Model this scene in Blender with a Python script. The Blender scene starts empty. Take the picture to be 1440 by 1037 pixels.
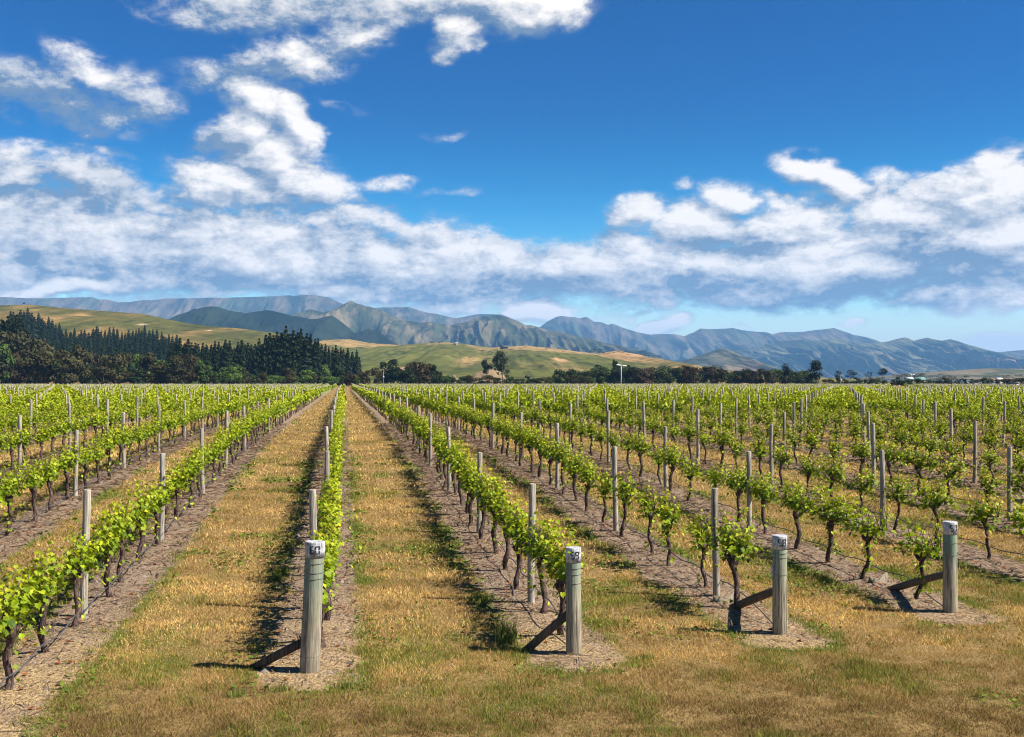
import bpy, math, random
import numpy as np
from mathutils import Vector

C = bpy.context.scene
COL = C.collection
R = math.radians
rng = np.random.default_rng(7)
random.seed(7)

# ------------------------------------------------------------------ camera
F = 1580.0                      # focal length in pixels of the 1440 px wide photograph
HY = 537.0                      # row of the horizon in the photograph
YAW = math.atan(238 / F)        # the vine rows run along +Y, the camera looks a little right of them
cy_, sy_ = math.cos(YAW), math.sin(YAW)
EYE = 3.1
cam = bpy.data.cameras.new('camera')
cam.sensor_width = 36
cam.lens = F / 1440 * 36
cam.shift_y = 18.5 / 1440
cam.clip_start = .1
cam.clip_end = 60000
co = bpy.data.objects.new('camera', cam)
COL.objects.link(co)
co.location = (0, 0, EYE)
co.rotation_euler = (R(90), 0, -YAW)
C.camera = co

# ------------------------------------------------------------------ light
SUN_EL = R(46)
_ca = (cy_ * math.cos(R(15)) - sy_ * math.sin(R(15)), -sy_ * math.cos(R(15)) - cy_ * math.sin(R(15)))   # right of and a little behind the camera
SUN_AZ = math.atan2(_ca[0], _ca[1])
sun = bpy.data.lights.new('sun', 'SUN')
sun.energy = 5.0
sun.angle = R(.53)
sun.color = (1, .93, .80)
so = bpy.data.objects.new('sun', sun)
COL.objects.link(so)
sd = Vector((math.sin(SUN_AZ) * math.cos(SUN_EL), math.cos(SUN_AZ) * math.cos(SUN_EL), math.sin(SUN_EL)))
so.rotation_euler = sd.to_track_quat('Z', 'Y').to_euler()
so.location = (20, -20, 40)
C.view_settings.view_transform = 'Standard'
C.view_settings.look = 'None'
C.view_settings.gamma = 1
C.view_settings.exposure = 1.2
SKY_STRENGTH = .068
CLOUD_DARK, CLOUD_LIGHT = (.088, .13, .195), (.51, .48, .455)      # undersides and sunlit tops


class NT:
    """small helper for writing node trees"""
    def __init__(s, tree): s.t = tree; s.n = tree.nodes; s.l = tree.links
    def node(s, kind, **kw):
        n = s.n.new(kind)
        for k, v in kw.items(): setattr(n, k, v)
        return n
    def put(s, sock, v):
        if isinstance(v, bpy.types.NodeSocket): s.l.new(v, sock)
        elif v is not None: sock.default_value = v
    def math(s, op, a, b=None, c=None, clamp=False):
        n = s.node('ShaderNodeMath', operation=op, use_clamp=clamp)
        s.put(n.inputs[0], a); s.put(n.inputs[1], b); s.put(n.inputs[2], c)
        return n.outputs[0]
    def vmath(s, op, a, b=None):
        n = s.node('ShaderNodeVectorMath', operation=op)
        s.put(n.inputs[0], a)
        if op == 'SCALE': s.put(n.inputs['Scale'], b)
        else: s.put(n.inputs[1], b)
        return n.outputs['Value'] if op in ('LENGTH', 'DOT_PRODUCT') else n.outputs[0]
    def smooth(s, v, a, b, lo=0., hi=1.):
        n = s.node('ShaderNodeMapRange', interpolation_type='SMOOTHSTEP')
        s.put(n.inputs[0], v)
        for i, x in zip((1, 2, 3, 4), (a, b, lo, hi)): s.put(n.inputs[i], x)
        return n.outputs[0]
    def noise(s, vec, scale, detail=4, rough=.55, dist=0., lac=2.0):
        n = s.node('ShaderNodeTexNoise')
        s.put(n.inputs['Vector'], vec); s.put(n.inputs['Scale'], scale); s.put(n.inputs['Detail'], detail)
        s.put(n.inputs['Roughness'], rough); s.put(n.inputs['Distortion'], dist); s.put(n.inputs['Lacunarity'], lac)
        return n.outputs[0]
    def mix(s, f, a, b, mode='MIX'):
        n = s.node('ShaderNodeMix', data_type='RGBA', blend_type=mode)
        s.put(n.inputs[0], f)
        s.put(n.inputs[6], a if isinstance(a, bpy.types.NodeSocket) else (*a[:3], 1))
        s.put(n.inputs[7], b if isinstance(b, bpy.types.NodeSocket) else (*b[:3], 1))
        return n.outputs[2]
    def mapping(s, vec, loc=(0, 0, 0), rot=(0, 0, 0), sc=(1, 1, 1)):
        n = s.node('ShaderNodeMapping')
        s.put(n.inputs[0], vec); s.put(n.inputs[1], loc); s.put(n.inputs[2], rot); s.put(n.inputs[3], sc)
        return n.outputs[0]


def azel(px, py):
    a = math.atan((px - 720) / F)
    return a + YAW, math.atan((HY - py) / F * math.cos(a))


# ------------------------------------------------------------------ sky with clouds, by direction
world = bpy.data.worlds.new('World')
C.world = world
world.use_nodes = True
W = NT(world.node_tree)
W.n.clear()
sky = W.node('ShaderNodeTexSky', sky_type='NISHITA')
sky.sun_disc = False
sky.sun_elevation = SUN_EL
sky.sun_rotation = SUN_AZ
sky.altitude = 0
sky.air_density = 1.0
sky.dust_density = .2
sky.ozone_density = 3.5
# cloud bodies: centre, half axes, tilt in degrees, strength
CLOUDS = [
    (430, 4, 220, 46, 6, 1.15), (610, 4, 210, 46, -4, 1.2), (760, 14, 95, 44, 8, 1.35), (520, 44, 150, 34, 10, .8),
    (655, 50, 60, 42, 10, 1.6), (645, 80, 32, 28, 50, 1.2),
    (350, 92, 140, 34, 8, .95), (400, 78, 80, 42, 20, .95),
    (350, 145, 85, 42, -30, 1.35), (415, 172, 92, 38, -32, 1.55), (460, 196, 30, 26, -50, 1.2),
    (335, 192, 66, 42, -20, 1.45), (400, 235, 110, 48, -18, 1.55), (330, 260, 100, 44, -8, 1.4), (455, 266, 90, 42, -14, 1.35), (550, 258, 50, 20, 8, .85),
    (130, 100, 76, 32, -22, .88), (60, 138, 170, 46, -12, .9), (195, 135, 65, 42, -45, .75), (40, 205, 90, 14, 0, .55), (140, 212, 90, 12, -10, .5),
    (20, 240, 100, 44, -12, 1.15), (130, 262, 150, 46, -14, 1.2), (230, 278, 90, 34, -10, 1.05),
    (60, 345, 360, 105, 0, 1.5), (330, 362, 360, 86, 0, 1.55), (600, 378, 320, 84, -4, 1.5), (560, 318, 200, 30, -6, .9), (830, 382, 260, 70, 0, 1.5), (200, 402, 420, 34, 0, 1.1),
    (890, 302, 64, 32, -14, 1.4), (862, 288, 24, 18, -40, 1.0), (960, 318, 100, 46, 10, 1.5), (1012, 270, 56, 28, -6, 1.35), (953, 254, 20, 18, 0, .62), (1070, 284, 46, 32, -40, 1.1),
    (1080, 322, 165, 58, 0, 1.5), (1145, 243, 58, 30, -24, 1.5), (1180, 268, 70, 34, -20, 1.2), (1250, 260, 70, 30, -20, 1.0),
    (1270, 316, 165, 60, 0, 1.5), (1390, 268, 120, 44, 4, 1.5), (1430, 345, 170, 90, 0, 1.6), (1080, 380, 340, 64, 0, 1.55), (1370, 404, 210, 46, 2, 1.4),
    (520, 402, 110, 32, 4, 1.4), (90, 411, 150, 20, 0, 1.8), (300, 402, 160, 30, 0, 1.2), (760, 442, 75, 26, 0, 1.5), (620, 426, 150, 32, 0, 1.2), (940, 459, 52, 24, 10, 1.4), (905, 440, 18, 16, 0, .8), (1205, 458, 26, 10, 0, 1.1), (1400, 485, 70, 22, 12, 1.2), (1030, 462, 40, 7, 0, .45),
    (480, 136, 60, 10, -10, .42), (620, 190, 50, 9, 4, .4), (640, 266, 60, 9, 4, .38),
    (230, 26, 60, 10, -12, .4),
]
# flat grey undersides
BASES = [(1330, 384, 170, 34, 3, 1.0), (1150, 428, 250, 13, -1, .8), (990, 398, 180, 18, 0, .7), (40, 272, 100, 18, -6, .9), (120, 385, 260, 26, 0, .55),
         (420, 122, 130, 28, -30, .6), (520, 12, 300, 30, 0, .5), (330, 205, 110, 30, -20, .4), (70, 150, 190, 50, -10, .95), (130, 262, 190, 36, -8, .5), (1330, 360, 190, 40, 0, .55), (200, 325, 420, 50, 0, .34), (700, 398, 400, 28, 0, .5), (1240, 405, 320, 36, 0, .62), (60, 300, 160, 36, 0, .5), (1400, 350, 120, 26, 0, .45), (830, 400, 200, 16, 0, .55), (1060, 350, 160, 14, 4, .45), (620, 300, 160, 14, -4, .4), (250, 300, 160, 18, -8, .5), (1040, 330, 120, 14, 4, .5), (700, 350, 120, 14, 0, .35), (640, 418, 160, 14, 0, .5), (230, 170, 90, 40, -40, .6), (330, 95, 140, 24, 8, .6)]


hsv = W.node('ShaderNodeHueSaturation')
hsv.inputs['Saturation'].default_value = 1.55
hsv.inputs['Value'].default_value = 1.0
hsv.inputs['Hue'].default_value = .487
W.put(hsv.inputs['Color'], sky.outputs[0])
gam = W.node('ShaderNodeGamma'); gam.inputs[1].default_value = 1.42
W.put(gam.inputs[0], W.vmath('SCALE', hsv.outputs[0], .14))
bg = W.node('ShaderNodeBackground')
dz = W.node('ShaderNodeSeparateXYZ'); W.put(dz.inputs[0], W.node('ShaderNodeTexCoord').outputs['Generated'])
tintc = W.mix(W.smooth(dz.outputs[2], .0, .24), (2.7, 2.0, 1.82), (.06, .84, 1.0))      # clear air: deep blue overhead, pale towards the horizon
W.put(bg.inputs[0], W.vmath('SCALE', W.vmath('MULTIPLY', gam.outputs[0], tintc), 1 / .14 * .74))
bg.inputs[1].default_value = SKY_STRENGTH
wo = W.node('ShaderNodeOutputWorld')
W.put(wo.inputs[0], bg.outputs[0])
C.cycles.max_bounces = 6
C.cycles.transparent_max_bounces = 8
C.cycles.diffuse_bounces = 3
C.cycles.volume_bounces = 0
C.cycles.use_denoising = True
C.cycles.filter_width = 1.05


# ------------------------------------------------------------------ general helpers
def hash2(ix, iy, seed):
    h = (ix.astype(np.int64) * 374761393 + iy.astype(np.int64) * 668265263 + seed * 1274126177) & 0x7fffffff
    h = ((h ^ (h >> 13)) * 1274126177) & 0x7fffffff
    h = ((h ^ (h >> 16)) * 668265263) & 0x7fffffff
    return (h ^ (h >> 15)) % 65536 / 65535.0


def vnoise(x, y, seed=0):
    x = np.asarray(x, float); y = np.asarray(y, float)
    ix = np.floor(x); iy = np.floor(y)
    fx = x - ix; fy = y - iy
    fx = fx * fx * fx * (fx * (fx * 6 - 15) + 10); fy = fy * fy * fy * (fy * (fy * 6 - 15) + 10)
    a = hash2(ix, iy, seed); b = hash2(ix + 1, iy, seed); c = hash2(ix, iy + 1, seed); d = hash2(ix + 1, iy + 1, seed)
    return (a * (1 - fx) + b * fx) * (1 - fy) + (c * (1 - fx) + d * fx) * fy


def fbm(x, y, seed=0, oct=4, gain=.5):
    s = 0; a = 1; t = 0
    for o in range(oct):
        s = s + a * vnoise(np.asarray(x) * 2 ** o + 17.3 * o, np.asarray(y) * 2 ** o + 9.1 * o, seed + o); t += a; a *= gain
    return s / t


def ridged(x, y, seed=0, oct=4, gain=.5):
    s = 0; a = 1; t = 0
    for o in range(oct):
        s = s + a * (1 - np.sqrt((2 * vnoise(np.asarray(x) * 2 ** o + 17.3 * o, np.asarray(y) * 2 ** o + 5.7 * o, seed + o) - 1) ** 2 + .04)); t += a; a *= gain
    return s / t


def sstep(x, a, b):
    t = np.clip((np.asarray(x, float) - a) / (b - a), 0, 1)
    return t * t * (3 - 2 * t)


def make_mesh(name, V, faces, mats=(), cols=None, smooth=False, attrs=None, fmat=None):
    """faces: list of (m, k) int arrays"""
    V = np.asarray(V, np.float32)
    me = bpy.data.meshes.new(name)
    me.vertices.add(len(V))
    me.vertices.foreach_set('co', V.ravel())
    faces = [np.asarray(f, np.int32) for f in faces if len(f)]
    idx = np.concatenate([f.ravel() for f in faces])
    tot = np.concatenate([np.full(len(f), f.shape[1], np.int32) for f in faces])
    st = np.concatenate([[0], np.cumsum(tot)[:-1]]).astype(np.int32)
    me.loops.add(len(idx))
    me.loops.foreach_set('vertex_index', idx)
    me.polygons.add(len(tot))
    me.polygons.foreach_set('loop_start', st)
    me.polygons.foreach_set('loop_total', tot)
    if smooth: me.polygons.foreach_set('use_smooth', np.ones(len(tot), bool))
    for m in mats: me.materials.append(m)
    if fmat is not None: me.polygons.foreach_set('material_index', np.asarray(fmat, np.int32))
    if cols is not None:
        a = me.color_attributes.new('Col', 'FLOAT_COLOR', 'POINT')
        c = np.ones((len(V), 4), np.float32); c[:, :3] = cols
        a.data.foreach_set('color', c.ravel())
    for k, v in (attrs or {}).items():
        a = me.attributes.new(k, 'FLOAT', 'POINT')
        a.data.foreach_set('value', np.asarray(v, np.float32))
    me.update(calc_edges=True)
    me.validate()
    return me


def link(name, me, parent=None, loc=(0, 0, 0), rotz=0., scale=None):
    o = bpy.data.objects.new(name, me)
    COL.objects.link(o)
    o.parent = parent
    o.location = loc
    o.rotation_euler = (0, 0, rotz)
    if scale is not None: o.scale = scale if hasattr(scale, '__len__') else (scale,) * 3
    return o


def tag(o, label=None, cat=None, group=None, kind=None):
    if label: o['label'] = label
    if cat: o['category'] = cat
    if group: o['group'] = group
    if kind: o['kind'] = kind
    return o


class MB:
    """collects shapes into one mesh"""
    def __init__(s): s.V = []; s.F = []; s.n = 0
    def add(s, V, F):
        V = np.asarray(V, float)
        s.V.append(V); s.F.append([tuple(i + s.n for i in f) for f in F]); s.n += len(V)
        return s
    def tube(s, pts, rad, k=8, cap=True, phase=0., squash=None):
        pts = np.asarray(pts, float); n = len(pts)
        rad = np.broadcast_to(np.asarray(rad, float), (n,))
        T = np.gradient(pts, axis=0); T /= np.linalg.norm(T, axis=1)[:, None] + 1e-9
        ref = np.array([0, 0, 1.]) if abs(T[0, 2]) < .9 else np.array([1., 0, 0])
        V = []
        for i in range(n):
            a = np.cross(T[i], ref); a /= np.linalg.norm(a); b = np.cross(T[i], a)
            th = np.arange(k) * 2 * math.pi / k + phase
            V.append(pts[i] + rad[i] * (np.cos(th)[:, None] * a + np.sin(th)[:, None] * b))
        V = np.concatenate(V)
        Fc = [(i * k + j, i * k + (j + 1) % k, (i + 1) * k + (j + 1) % k, (i + 1) * k + j) for i in range(n - 1) for j in range(k)]
        if cap: Fc += [tuple(range(k - 1, -1, -1)), tuple((n - 1) * k + j for j in range(k))]
        return s.add(V, Fc)
    def box(s, c, size, rz=0., bevel=0.):
        x, y, z = np.asarray(size, float) / 2
        V = np.array([(a * x, b * y, d * z) for d in (-1, 1) for a, b in ((-1, -1), (1, -1), (1, 1), (-1, 1))])
        cr, sr = math.cos(rz), math.sin(rz)
        V = np.stack([V[:, 0] * cr - V[:, 1] * sr, V[:, 0] * sr + V[:, 1] * cr, V[:, 2]], 1) + np.asarray(c, float)
        return s.add(V, [(0, 3, 2, 1), (4, 5, 6, 7), (0, 1, 5, 4), (1, 2, 6, 5), (2, 3, 7, 6), (3, 0, 4, 7)])
    def mesh(s, name, mats, smooth=False, **kw):
        V = np.concatenate(s.V)
        by = {}
        for fl in s.F:
            for f in fl: by.setdefault(len(f), []).append(f)
        return make_mesh(name, V, [np.array(v) for v in by.values()], mats, smooth=smooth, **kw)


def mat(name):
    m = bpy.data.materials.new(name)
    m.use_nodes = True
    nt = NT(m.node_tree)
    nt.n.clear()
    return m, nt


def out(nt, sh):
    o = nt.node('ShaderNodeOutputMaterial')
    nt.put(o.inputs[0], sh)


def principled(nt, col, rough=.8, spec=.3, bump=None, bstr=.3, bdist=.02):
    p = nt.node('ShaderNodeBsdfPrincipled')
    nt.put(p.inputs['Base Color'], col if isinstance(col, bpy.types.NodeSocket) else (*col, 1))
    nt.put(p.inputs['Roughness'], rough)
    nt.put(p.inputs['Specular IOR Level'], spec)
    if bump is not None:
        b = nt.node('ShaderNodeBump')
        b.inputs['Strength'].default_value = bstr
        b.inputs['Distance'].default_value = bdist
        nt.put(b.inputs['Height'], bump)
        nt.put(p.inputs['Normal'], b.outputs[0])
    return p.outputs[0]


def obj_co(nt): return nt.node('ShaderNodeTexCoord').outputs['Object']
def attr(nt, name, fac=False):
    n = nt.node('ShaderNodeAttribute', attribute_name=name)
    return n.outputs['Fac'] if fac else n.outputs['Color']


def px2uv(px, Z):
    """camera depth Z and photo column -> world x, y"""
    X = (px - 720) / F * Z
    return X * cy_ + Z * sy_, -X * sy_ + Z * cy_


def to_px(x, y, z):
    X = x * cy_ - y * sy_; Z = x * sy_ + y * cy_
    return 720 + F * X / Z, HY - F * (z - EYE) / Z, Z


# ------------------------------------------------------------------ clouds: a distant shell, wholly outside the haze
def blob_field(az, el, blobs):
    o = np.zeros(az.shape)
    for px, py, rx, ry, rot, amp in blobs:
        a, e = azel(px, py)
        c, s_ = math.cos(R(rot)), math.sin(R(rot))
        dx, dy = az - a, el - e
        u = (dx * c + dy * s_) / (rx / F * 1.25); w = (-dx * s_ + dy * c) / (ry / F * 1.25)
        o = np.maximum(o, amp * sstep(np.sqrt(u * u + w * w), 1.0, 0.0))
    return o


def warped(az, el):
    wx = (fbm(az * 14, el * 26, 201, 4) - .5) * .055; wy = (fbm(az * 14 + 50, el * 26, 205, 4) - .5) * .035
    return az + wx, el + wy


_az = np.concatenate([np.linspace(R(-75), R(-20), 40)[:-1], np.arange(R(-20), R(37), R(.13)), np.linspace(R(37), R(90), 40)])
_el = np.concatenate([np.arange(R(-.6), R(21), R(.11)), np.linspace(R(21), R(38), 30)[1:]])
AZG, ELG = np.meshgrid(_az, _el)
SHIFT = (.009, .012)
b0 = blob_field(*warped(AZG, ELG), CLOUDS)
b1 = blob_field(*warped(AZG + SHIFT[0], ELG + SHIFT[1]), CLOUDS)
bb = blob_field(*warped(AZG, ELG), BASES)
RS = 42000.0
SV = np.stack([np.sin(AZG) * np.cos(ELG), np.cos(AZG) * np.cos(ELG), np.sin(ELG)], -1) * RS
m_cloud, W = mat('cloud')
cmb = W.node('ShaderNodeCombineXYZ'); W.put(cmb.inputs[0], attr(W, 'az', True)); W.put(cmb.inputs[1], attr(W, 'el', True))
P0 = cmb.outputs[0]


def cloud_density(P, blob):
    n1 = W.noise(W.mapping(P, sc=(1, 1.7, 1)), 15, 8, .62, .4)
    n2 = W.noise(W.mapping(P, loc=(3, 1, 0), sc=(1, 1.7, 1)), 44, 8, .66, .2)
    n3 = W.noise(W.mapping(P, loc=(5, 9, 0), sc=(1, 1.4, 1)), 125, 7, .68)
    dn = W.math('ADD', W.math('MULTIPLY', W.math('SUBTRACT', n1, .5), 1.9), W.math('MULTIPLY', W.math('SUBTRACT', n2, .5), 1.3))
    dn = W.math('ADD', dn, W.math('MULTIPLY', W.math('SUBTRACT', n3, .5), .5))
    return W.math('ADD', blob, W.math('MULTIPLY', dn, W.smooth(blob, 0.0, .45)))


D0 = cloud_density(P0, attr(W, 'blob', True))
D1 = cloud_density(W.vmath('ADD', P0, (*SHIFT, 0)), attr(W, 'blob_up', True))
alpha = W.smooth(D0, .08, .90)
rim = W.math('MULTIPLY', W.math('SUBTRACT', D0, D1), .72)
lump = W.noise(W.mapping(P0, loc=(7, 2, 0), sc=(1, 3.4, 1)), 13, 8, .62, .3)
light = W.math('ADD', W.math('MINIMUM', W.math('MAXIMUM', rim, -.30), .45), W.math('ADD', .52, W.math('MULTIPLY', W.math('SUBTRACT', lump, .5), 1.5)))
light = W.math('ADD', light, W.smooth(D0, .5, 1.5, -.16, .16))
light = W.math('SUBTRACT', light, W.math('MULTIPLY', attr(W, 'base', True), .72))
light = W.math('ADD', light, W.smooth(attr(W, 'el', True), .085, .045, 0., .40))     # small clouds low over the mountains stand in full sun
light = W.math('MINIMUM', W.math('MAXIMUM', light, 0.0), 1.0)
ccol = W.mix(light, CLOUD_DARK, CLOUD_LIGHT)
em = W.node('ShaderNodeEmission'); W.put(em.inputs[0], ccol)
tr = W.node('ShaderNodeBsdfTransparent')
mx = W.node('ShaderNodeMixShader'); W.put(mx.inputs[0], alpha); W.put(mx.inputs[1], tr.outputs[0]); W.put(mx.inputs[2], em.outputs[0])
out(W, mx.outputs[0])
m_cloud.cycles.emission_sampling = 'NONE'
_n = len(_az)
_ii = (np.arange(len(_el) - 1)[:, None] * _n + np.arange(_n - 1)[None, :]).ravel()
sme = make_mesh('sky', SV.reshape(-1, 3), [np.stack([_ii, _ii + 1, _ii + _n + 1, _ii + _n], 1)], [m_cloud], attrs={'az': AZG.ravel(), 'el': ELG.ravel(), 'blob': b0.ravel(), 'blob_up': b1.ravel(), 'base': bb.ravel()})
tag(link('sky', sme), kind='structure')


# ------------------------------------------------------------------ lie of the land
_gy = np.arange(-60, 420, .5)
_gh = np.interp(_gy, [-60, 0, 12, 16, 21, 27, 33, 40, 50, 80, 420], [3.14, 3.12, 3.1, 3.07, 2.96, 2.70, 2.50, 2.38, 2.28, 2.22, 2.22])
_k = np.ones(9) / 9
_gh = np.convolve(np.pad(_gh, 4, mode='edge'), _k, 'valid')


def ground_z(y): return EYE - np.interp(y, _gy, _gh)


NEAR_ROWS = {-3: -9.0, -2: -6.15, -1: -3.3, 0: -.35, 1: 2.58, 2: 5.26, 3: 8.0}
def row_u(i):
    if i in NEAR_ROWS: return NEAR_ROWS[i]
    return 8.0 + 2.8 * (i - 3) if i > 3 else -9.0 + 2.85 * (i + 3)
ROWS = list(range(-48, 112))
ROW_U = np.array([row_u(i) for i in ROWS])
_ends = {-3: 8.4, -2: 9.2, -1: 10.3, 0: 12.09, 1: 12.44, 2: 13.03, 3: 13.93}
def row_end(i): return _ends[i] if i in _ends else (13.93 + .95 * (i - 3) if i > 3 else 8.4 + .75 * (i + 3))
ROW_END = np.array([row_end(i) for i in ROWS])
FIELD_END = 296.0


def row_dist(x, y):
    x = np.asarray(x, float); y = np.asarray(y, float)
    k = np.searchsorted(ROW_U, x)
    best = np.full(x.shape, 9.)
    for dk in (-1, 0):
        j = np.clip(k + dk, 0, len(ROW_U) - 1)
        over = np.maximum(0, (ROW_END[j] - .15) - y) + np.maximum(0, y - FIELD_END)
        best = np.minimum(best, np.hypot(x - ROW_U[j], over))
    return best


def greenness(x, y):
    """how fresh the sward is: patches, a fringe along the bare strips, a damper band on the right of the headland"""
    rd = row_dist(x, y)
    g = 1.3 * (fbm(x * .55, y * .55, 3, 4) - .5) + .9 * (fbm(x * 2.1, y * 1.5, 11, 3) - .5)
    g = g + .36 * (1 - sstep(rd, .55, .85)) * (.35 + 1.3 * fbm(x * .7, y * .5, 21, 3))
    g = g + .10 * sstep(y, 15.5, 12.5) * sstep(y, 9.8, 11.2) * sstep(x, -2, 5)
    g = g + .30 * np.exp(-((x - 1.2) / 1.6) ** 2 - ((y - 12.8) / 1.6) ** 2) + .3 * np.exp(-((x + 1.9) / 1.0) ** 2 - ((y - 13.6) / 1.8) ** 2)
    g = g - .16 * sstep(y, 18, 40)
    return np.clip(.155 + g, 0, 1)


def ground_grid():
    us = [np.arange(-16, 22.01, .2), ROW_U, (ROW_U[1:] + ROW_U[:-1]) / 2, ROW_U - .55, ROW_U + .55]
    us = np.unique(np.round(np.concatenate(us), 3))
    us = np.concatenate([[-30000, -8000, -2500, -900, -400, -220], us[us > -140], [420, 700, 1500, 4000, 12000, 30000]])
    vs = np.concatenate([[-3000, -300, -60, -20, -5, 2, 5, 7], np.arange(8, 26, .16), np.arange(26, 60, .5), np.arange(60, 304, 4), [304, 320, 360, 400, 440, 520, 700, 1000, 2000, 5000, 12000, 30000]])
    return us, vs


us, vs = ground_grid()
GX, GY = np.meshgrid(us, vs)
GZ = ground_z(GY)
near = (GX > -16.2) & (GX < 22.2) & (GY > 7.5) & (GY < 60)
rdv = row_dist(GX, GY)
micro = (fbm(GX * 1.6, GY * 1.6, 41, 4) - .5) * .05 + np.where(rdv < .5, .035 * (1 - rdv / .5), 0)
GZ = GZ + np.where(near, micro, 0)
GZ = GZ - np.where(GY > 1000, (GY - 1000) * .002, 0)


def near_z(x, y):
    rd = row_dist(x, y)
    m = (fbm(x * 1.6, y * 1.6, 41, 4) - .5) * .05 + np.where(rd < .5, .035 * (1 - rd / .5), 0)
    return ground_z(y) + m


nu, nv = len(us), len(vs)
ii = (np.arange(nv - 1)[:, None] * nu + np.arange(nu - 1)[None, :]).ravel()
GF = np.stack([ii, ii + 1, ii + nu + 1, ii + nu], 1)

m_ground, nt = mat('ground_soil_and_grass')
oc = obj_co(nt)
rd = attr(nt, 'rd', True); gr = attr(nt, 'grn', True)
wob = nt.math('MULTIPLY', nt.math('SUBTRACT', nt.noise(oc, 2.6, 6, .7), .5), .55)
wob = nt.math('ADD', wob, nt.math('MULTIPLY', nt.math('SUBTRACT', nt.noise(nt.mapping(oc, loc=(9, 4, 0)), .9, 3, .6), .5), .45))
soil = nt.smooth(nt.math('ADD', rd, wob), .62, .48)
f1 = nt.noise(oc, 9, 6, .65); f2 = nt.noise(nt.mapping(oc, sc=(1, .5, 1)), 34, 5, .7); f3 = nt.noise(oc, 1.1, 4, .55)
tan = nt.mix(f1, (.19, .11, .042), (.53, .36, .145))
tan = nt.mix(nt.smooth(f2, .36, .62), nt.mix(.7, tan, (.07, .04, .015)), tan)  # shade down in the thatch, painted as dark flecks
grn = nt.mix(f2, (.05, .065, .012), (.17, .19, .04))
grass = nt.mix(nt.smooth(nt.math('ADD', gr, nt.math('MULTIPLY', nt.math('SUBTRACT', f1, .5), .5)), .30, .75), tan, grn)
ew = nt.node('ShaderNodeSeparateXYZ'); nt.put(ew.inputs[0], oc)
strawy = nt.math('MULTIPLY', nt.smooth(ew.outputs[1], 17, 11.5), nt.smooth(f3, .35, .62, .1, .9))
f5 = nt.noise(nt.mapping(oc, sc=(1, .6, 1)), 60, 4, .7)
so1 = nt.mix(nt.smooth(f2, .36, .64), (.085, .056, .038), (.33, .24, .165))
so1 = nt.mix(nt.smooth(f3, .35, .7, 0, .6), so1, nt.mix(f1, (.16, .12, .09), (.32, .25, .19)))
so1 = nt.mix(nt.smooth(f5, .60, .70, 0, .8), so1, (.05, .034, .025))
so1 = nt.mix(strawy, so1, nt.mix(nt.smooth(f2, .35, .65), (.14, .09, .05), (.48, .35, .18)))
col = nt.mix(soil, grass, so1)
bh = nt.math('ADD', nt.math('MULTIPLY', f2, .6), nt.math('MULTIPLY', f1, .6))
col = nt.mix(1.0, col, nt.mix(soil, (.80, .82, .82), (1.08, 1.06, 1.04)), 'MULTIPLY')
out(nt, principled(nt, col, .95, .1, bh, 1.0, .06))
gme = make_mesh('ground', np.stack([GX, GY, GZ], -1).reshape(-1, 3), [GF], [m_ground], smooth=True,
                attrs={'rd': rdv.ravel(), 'grn': np.where(np.abs(GX) < 400, greenness(np.clip(GX, -400, 400), np.clip(GY, -50, 400)), .4).ravel()})
tag(link('ground', gme), kind='structure')

# ------------------------------------------------------------------ hills and mountains
m_land, nt = mat('hill_land')
oc = obj_co(nt)
c0 = attr(nt, 'Col')
f1 = nt.noise(oc, .02, 8, .65); f2 = nt.noise(oc, .11, 5, .65)
c1 = nt.mix(nt.smooth(f1, .3, .7), nt.mix(1.0, c0, (.72, .74, .72), 'MULTIPLY'), nt.mix(1.0, c0, (1.25, 1.2, 1.12), 'MULTIPLY'))
c1 = nt.mix(nt.smooth(f2, .35, .65), nt.mix(1.0, c1, (.62, .64, .62), 'MULTIPLY'), nt.mix(1.0, c1, (.86, .86, .86), 'MULTIPLY'))
out(nt, principled(nt, c1, .95, .05, f2, .5, 2.0))
m_rock, nt = mat('mountain_land')
oc = obj_co(nt)
c0 = attr(nt, 'Col')
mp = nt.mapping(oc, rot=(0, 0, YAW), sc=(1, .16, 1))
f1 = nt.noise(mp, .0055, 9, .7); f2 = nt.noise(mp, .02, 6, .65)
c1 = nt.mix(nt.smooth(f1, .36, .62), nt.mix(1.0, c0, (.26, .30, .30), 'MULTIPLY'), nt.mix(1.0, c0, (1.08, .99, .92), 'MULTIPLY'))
out(nt, principled(nt, c1, .95, .05, f2, 1.0, 22.0))


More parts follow.
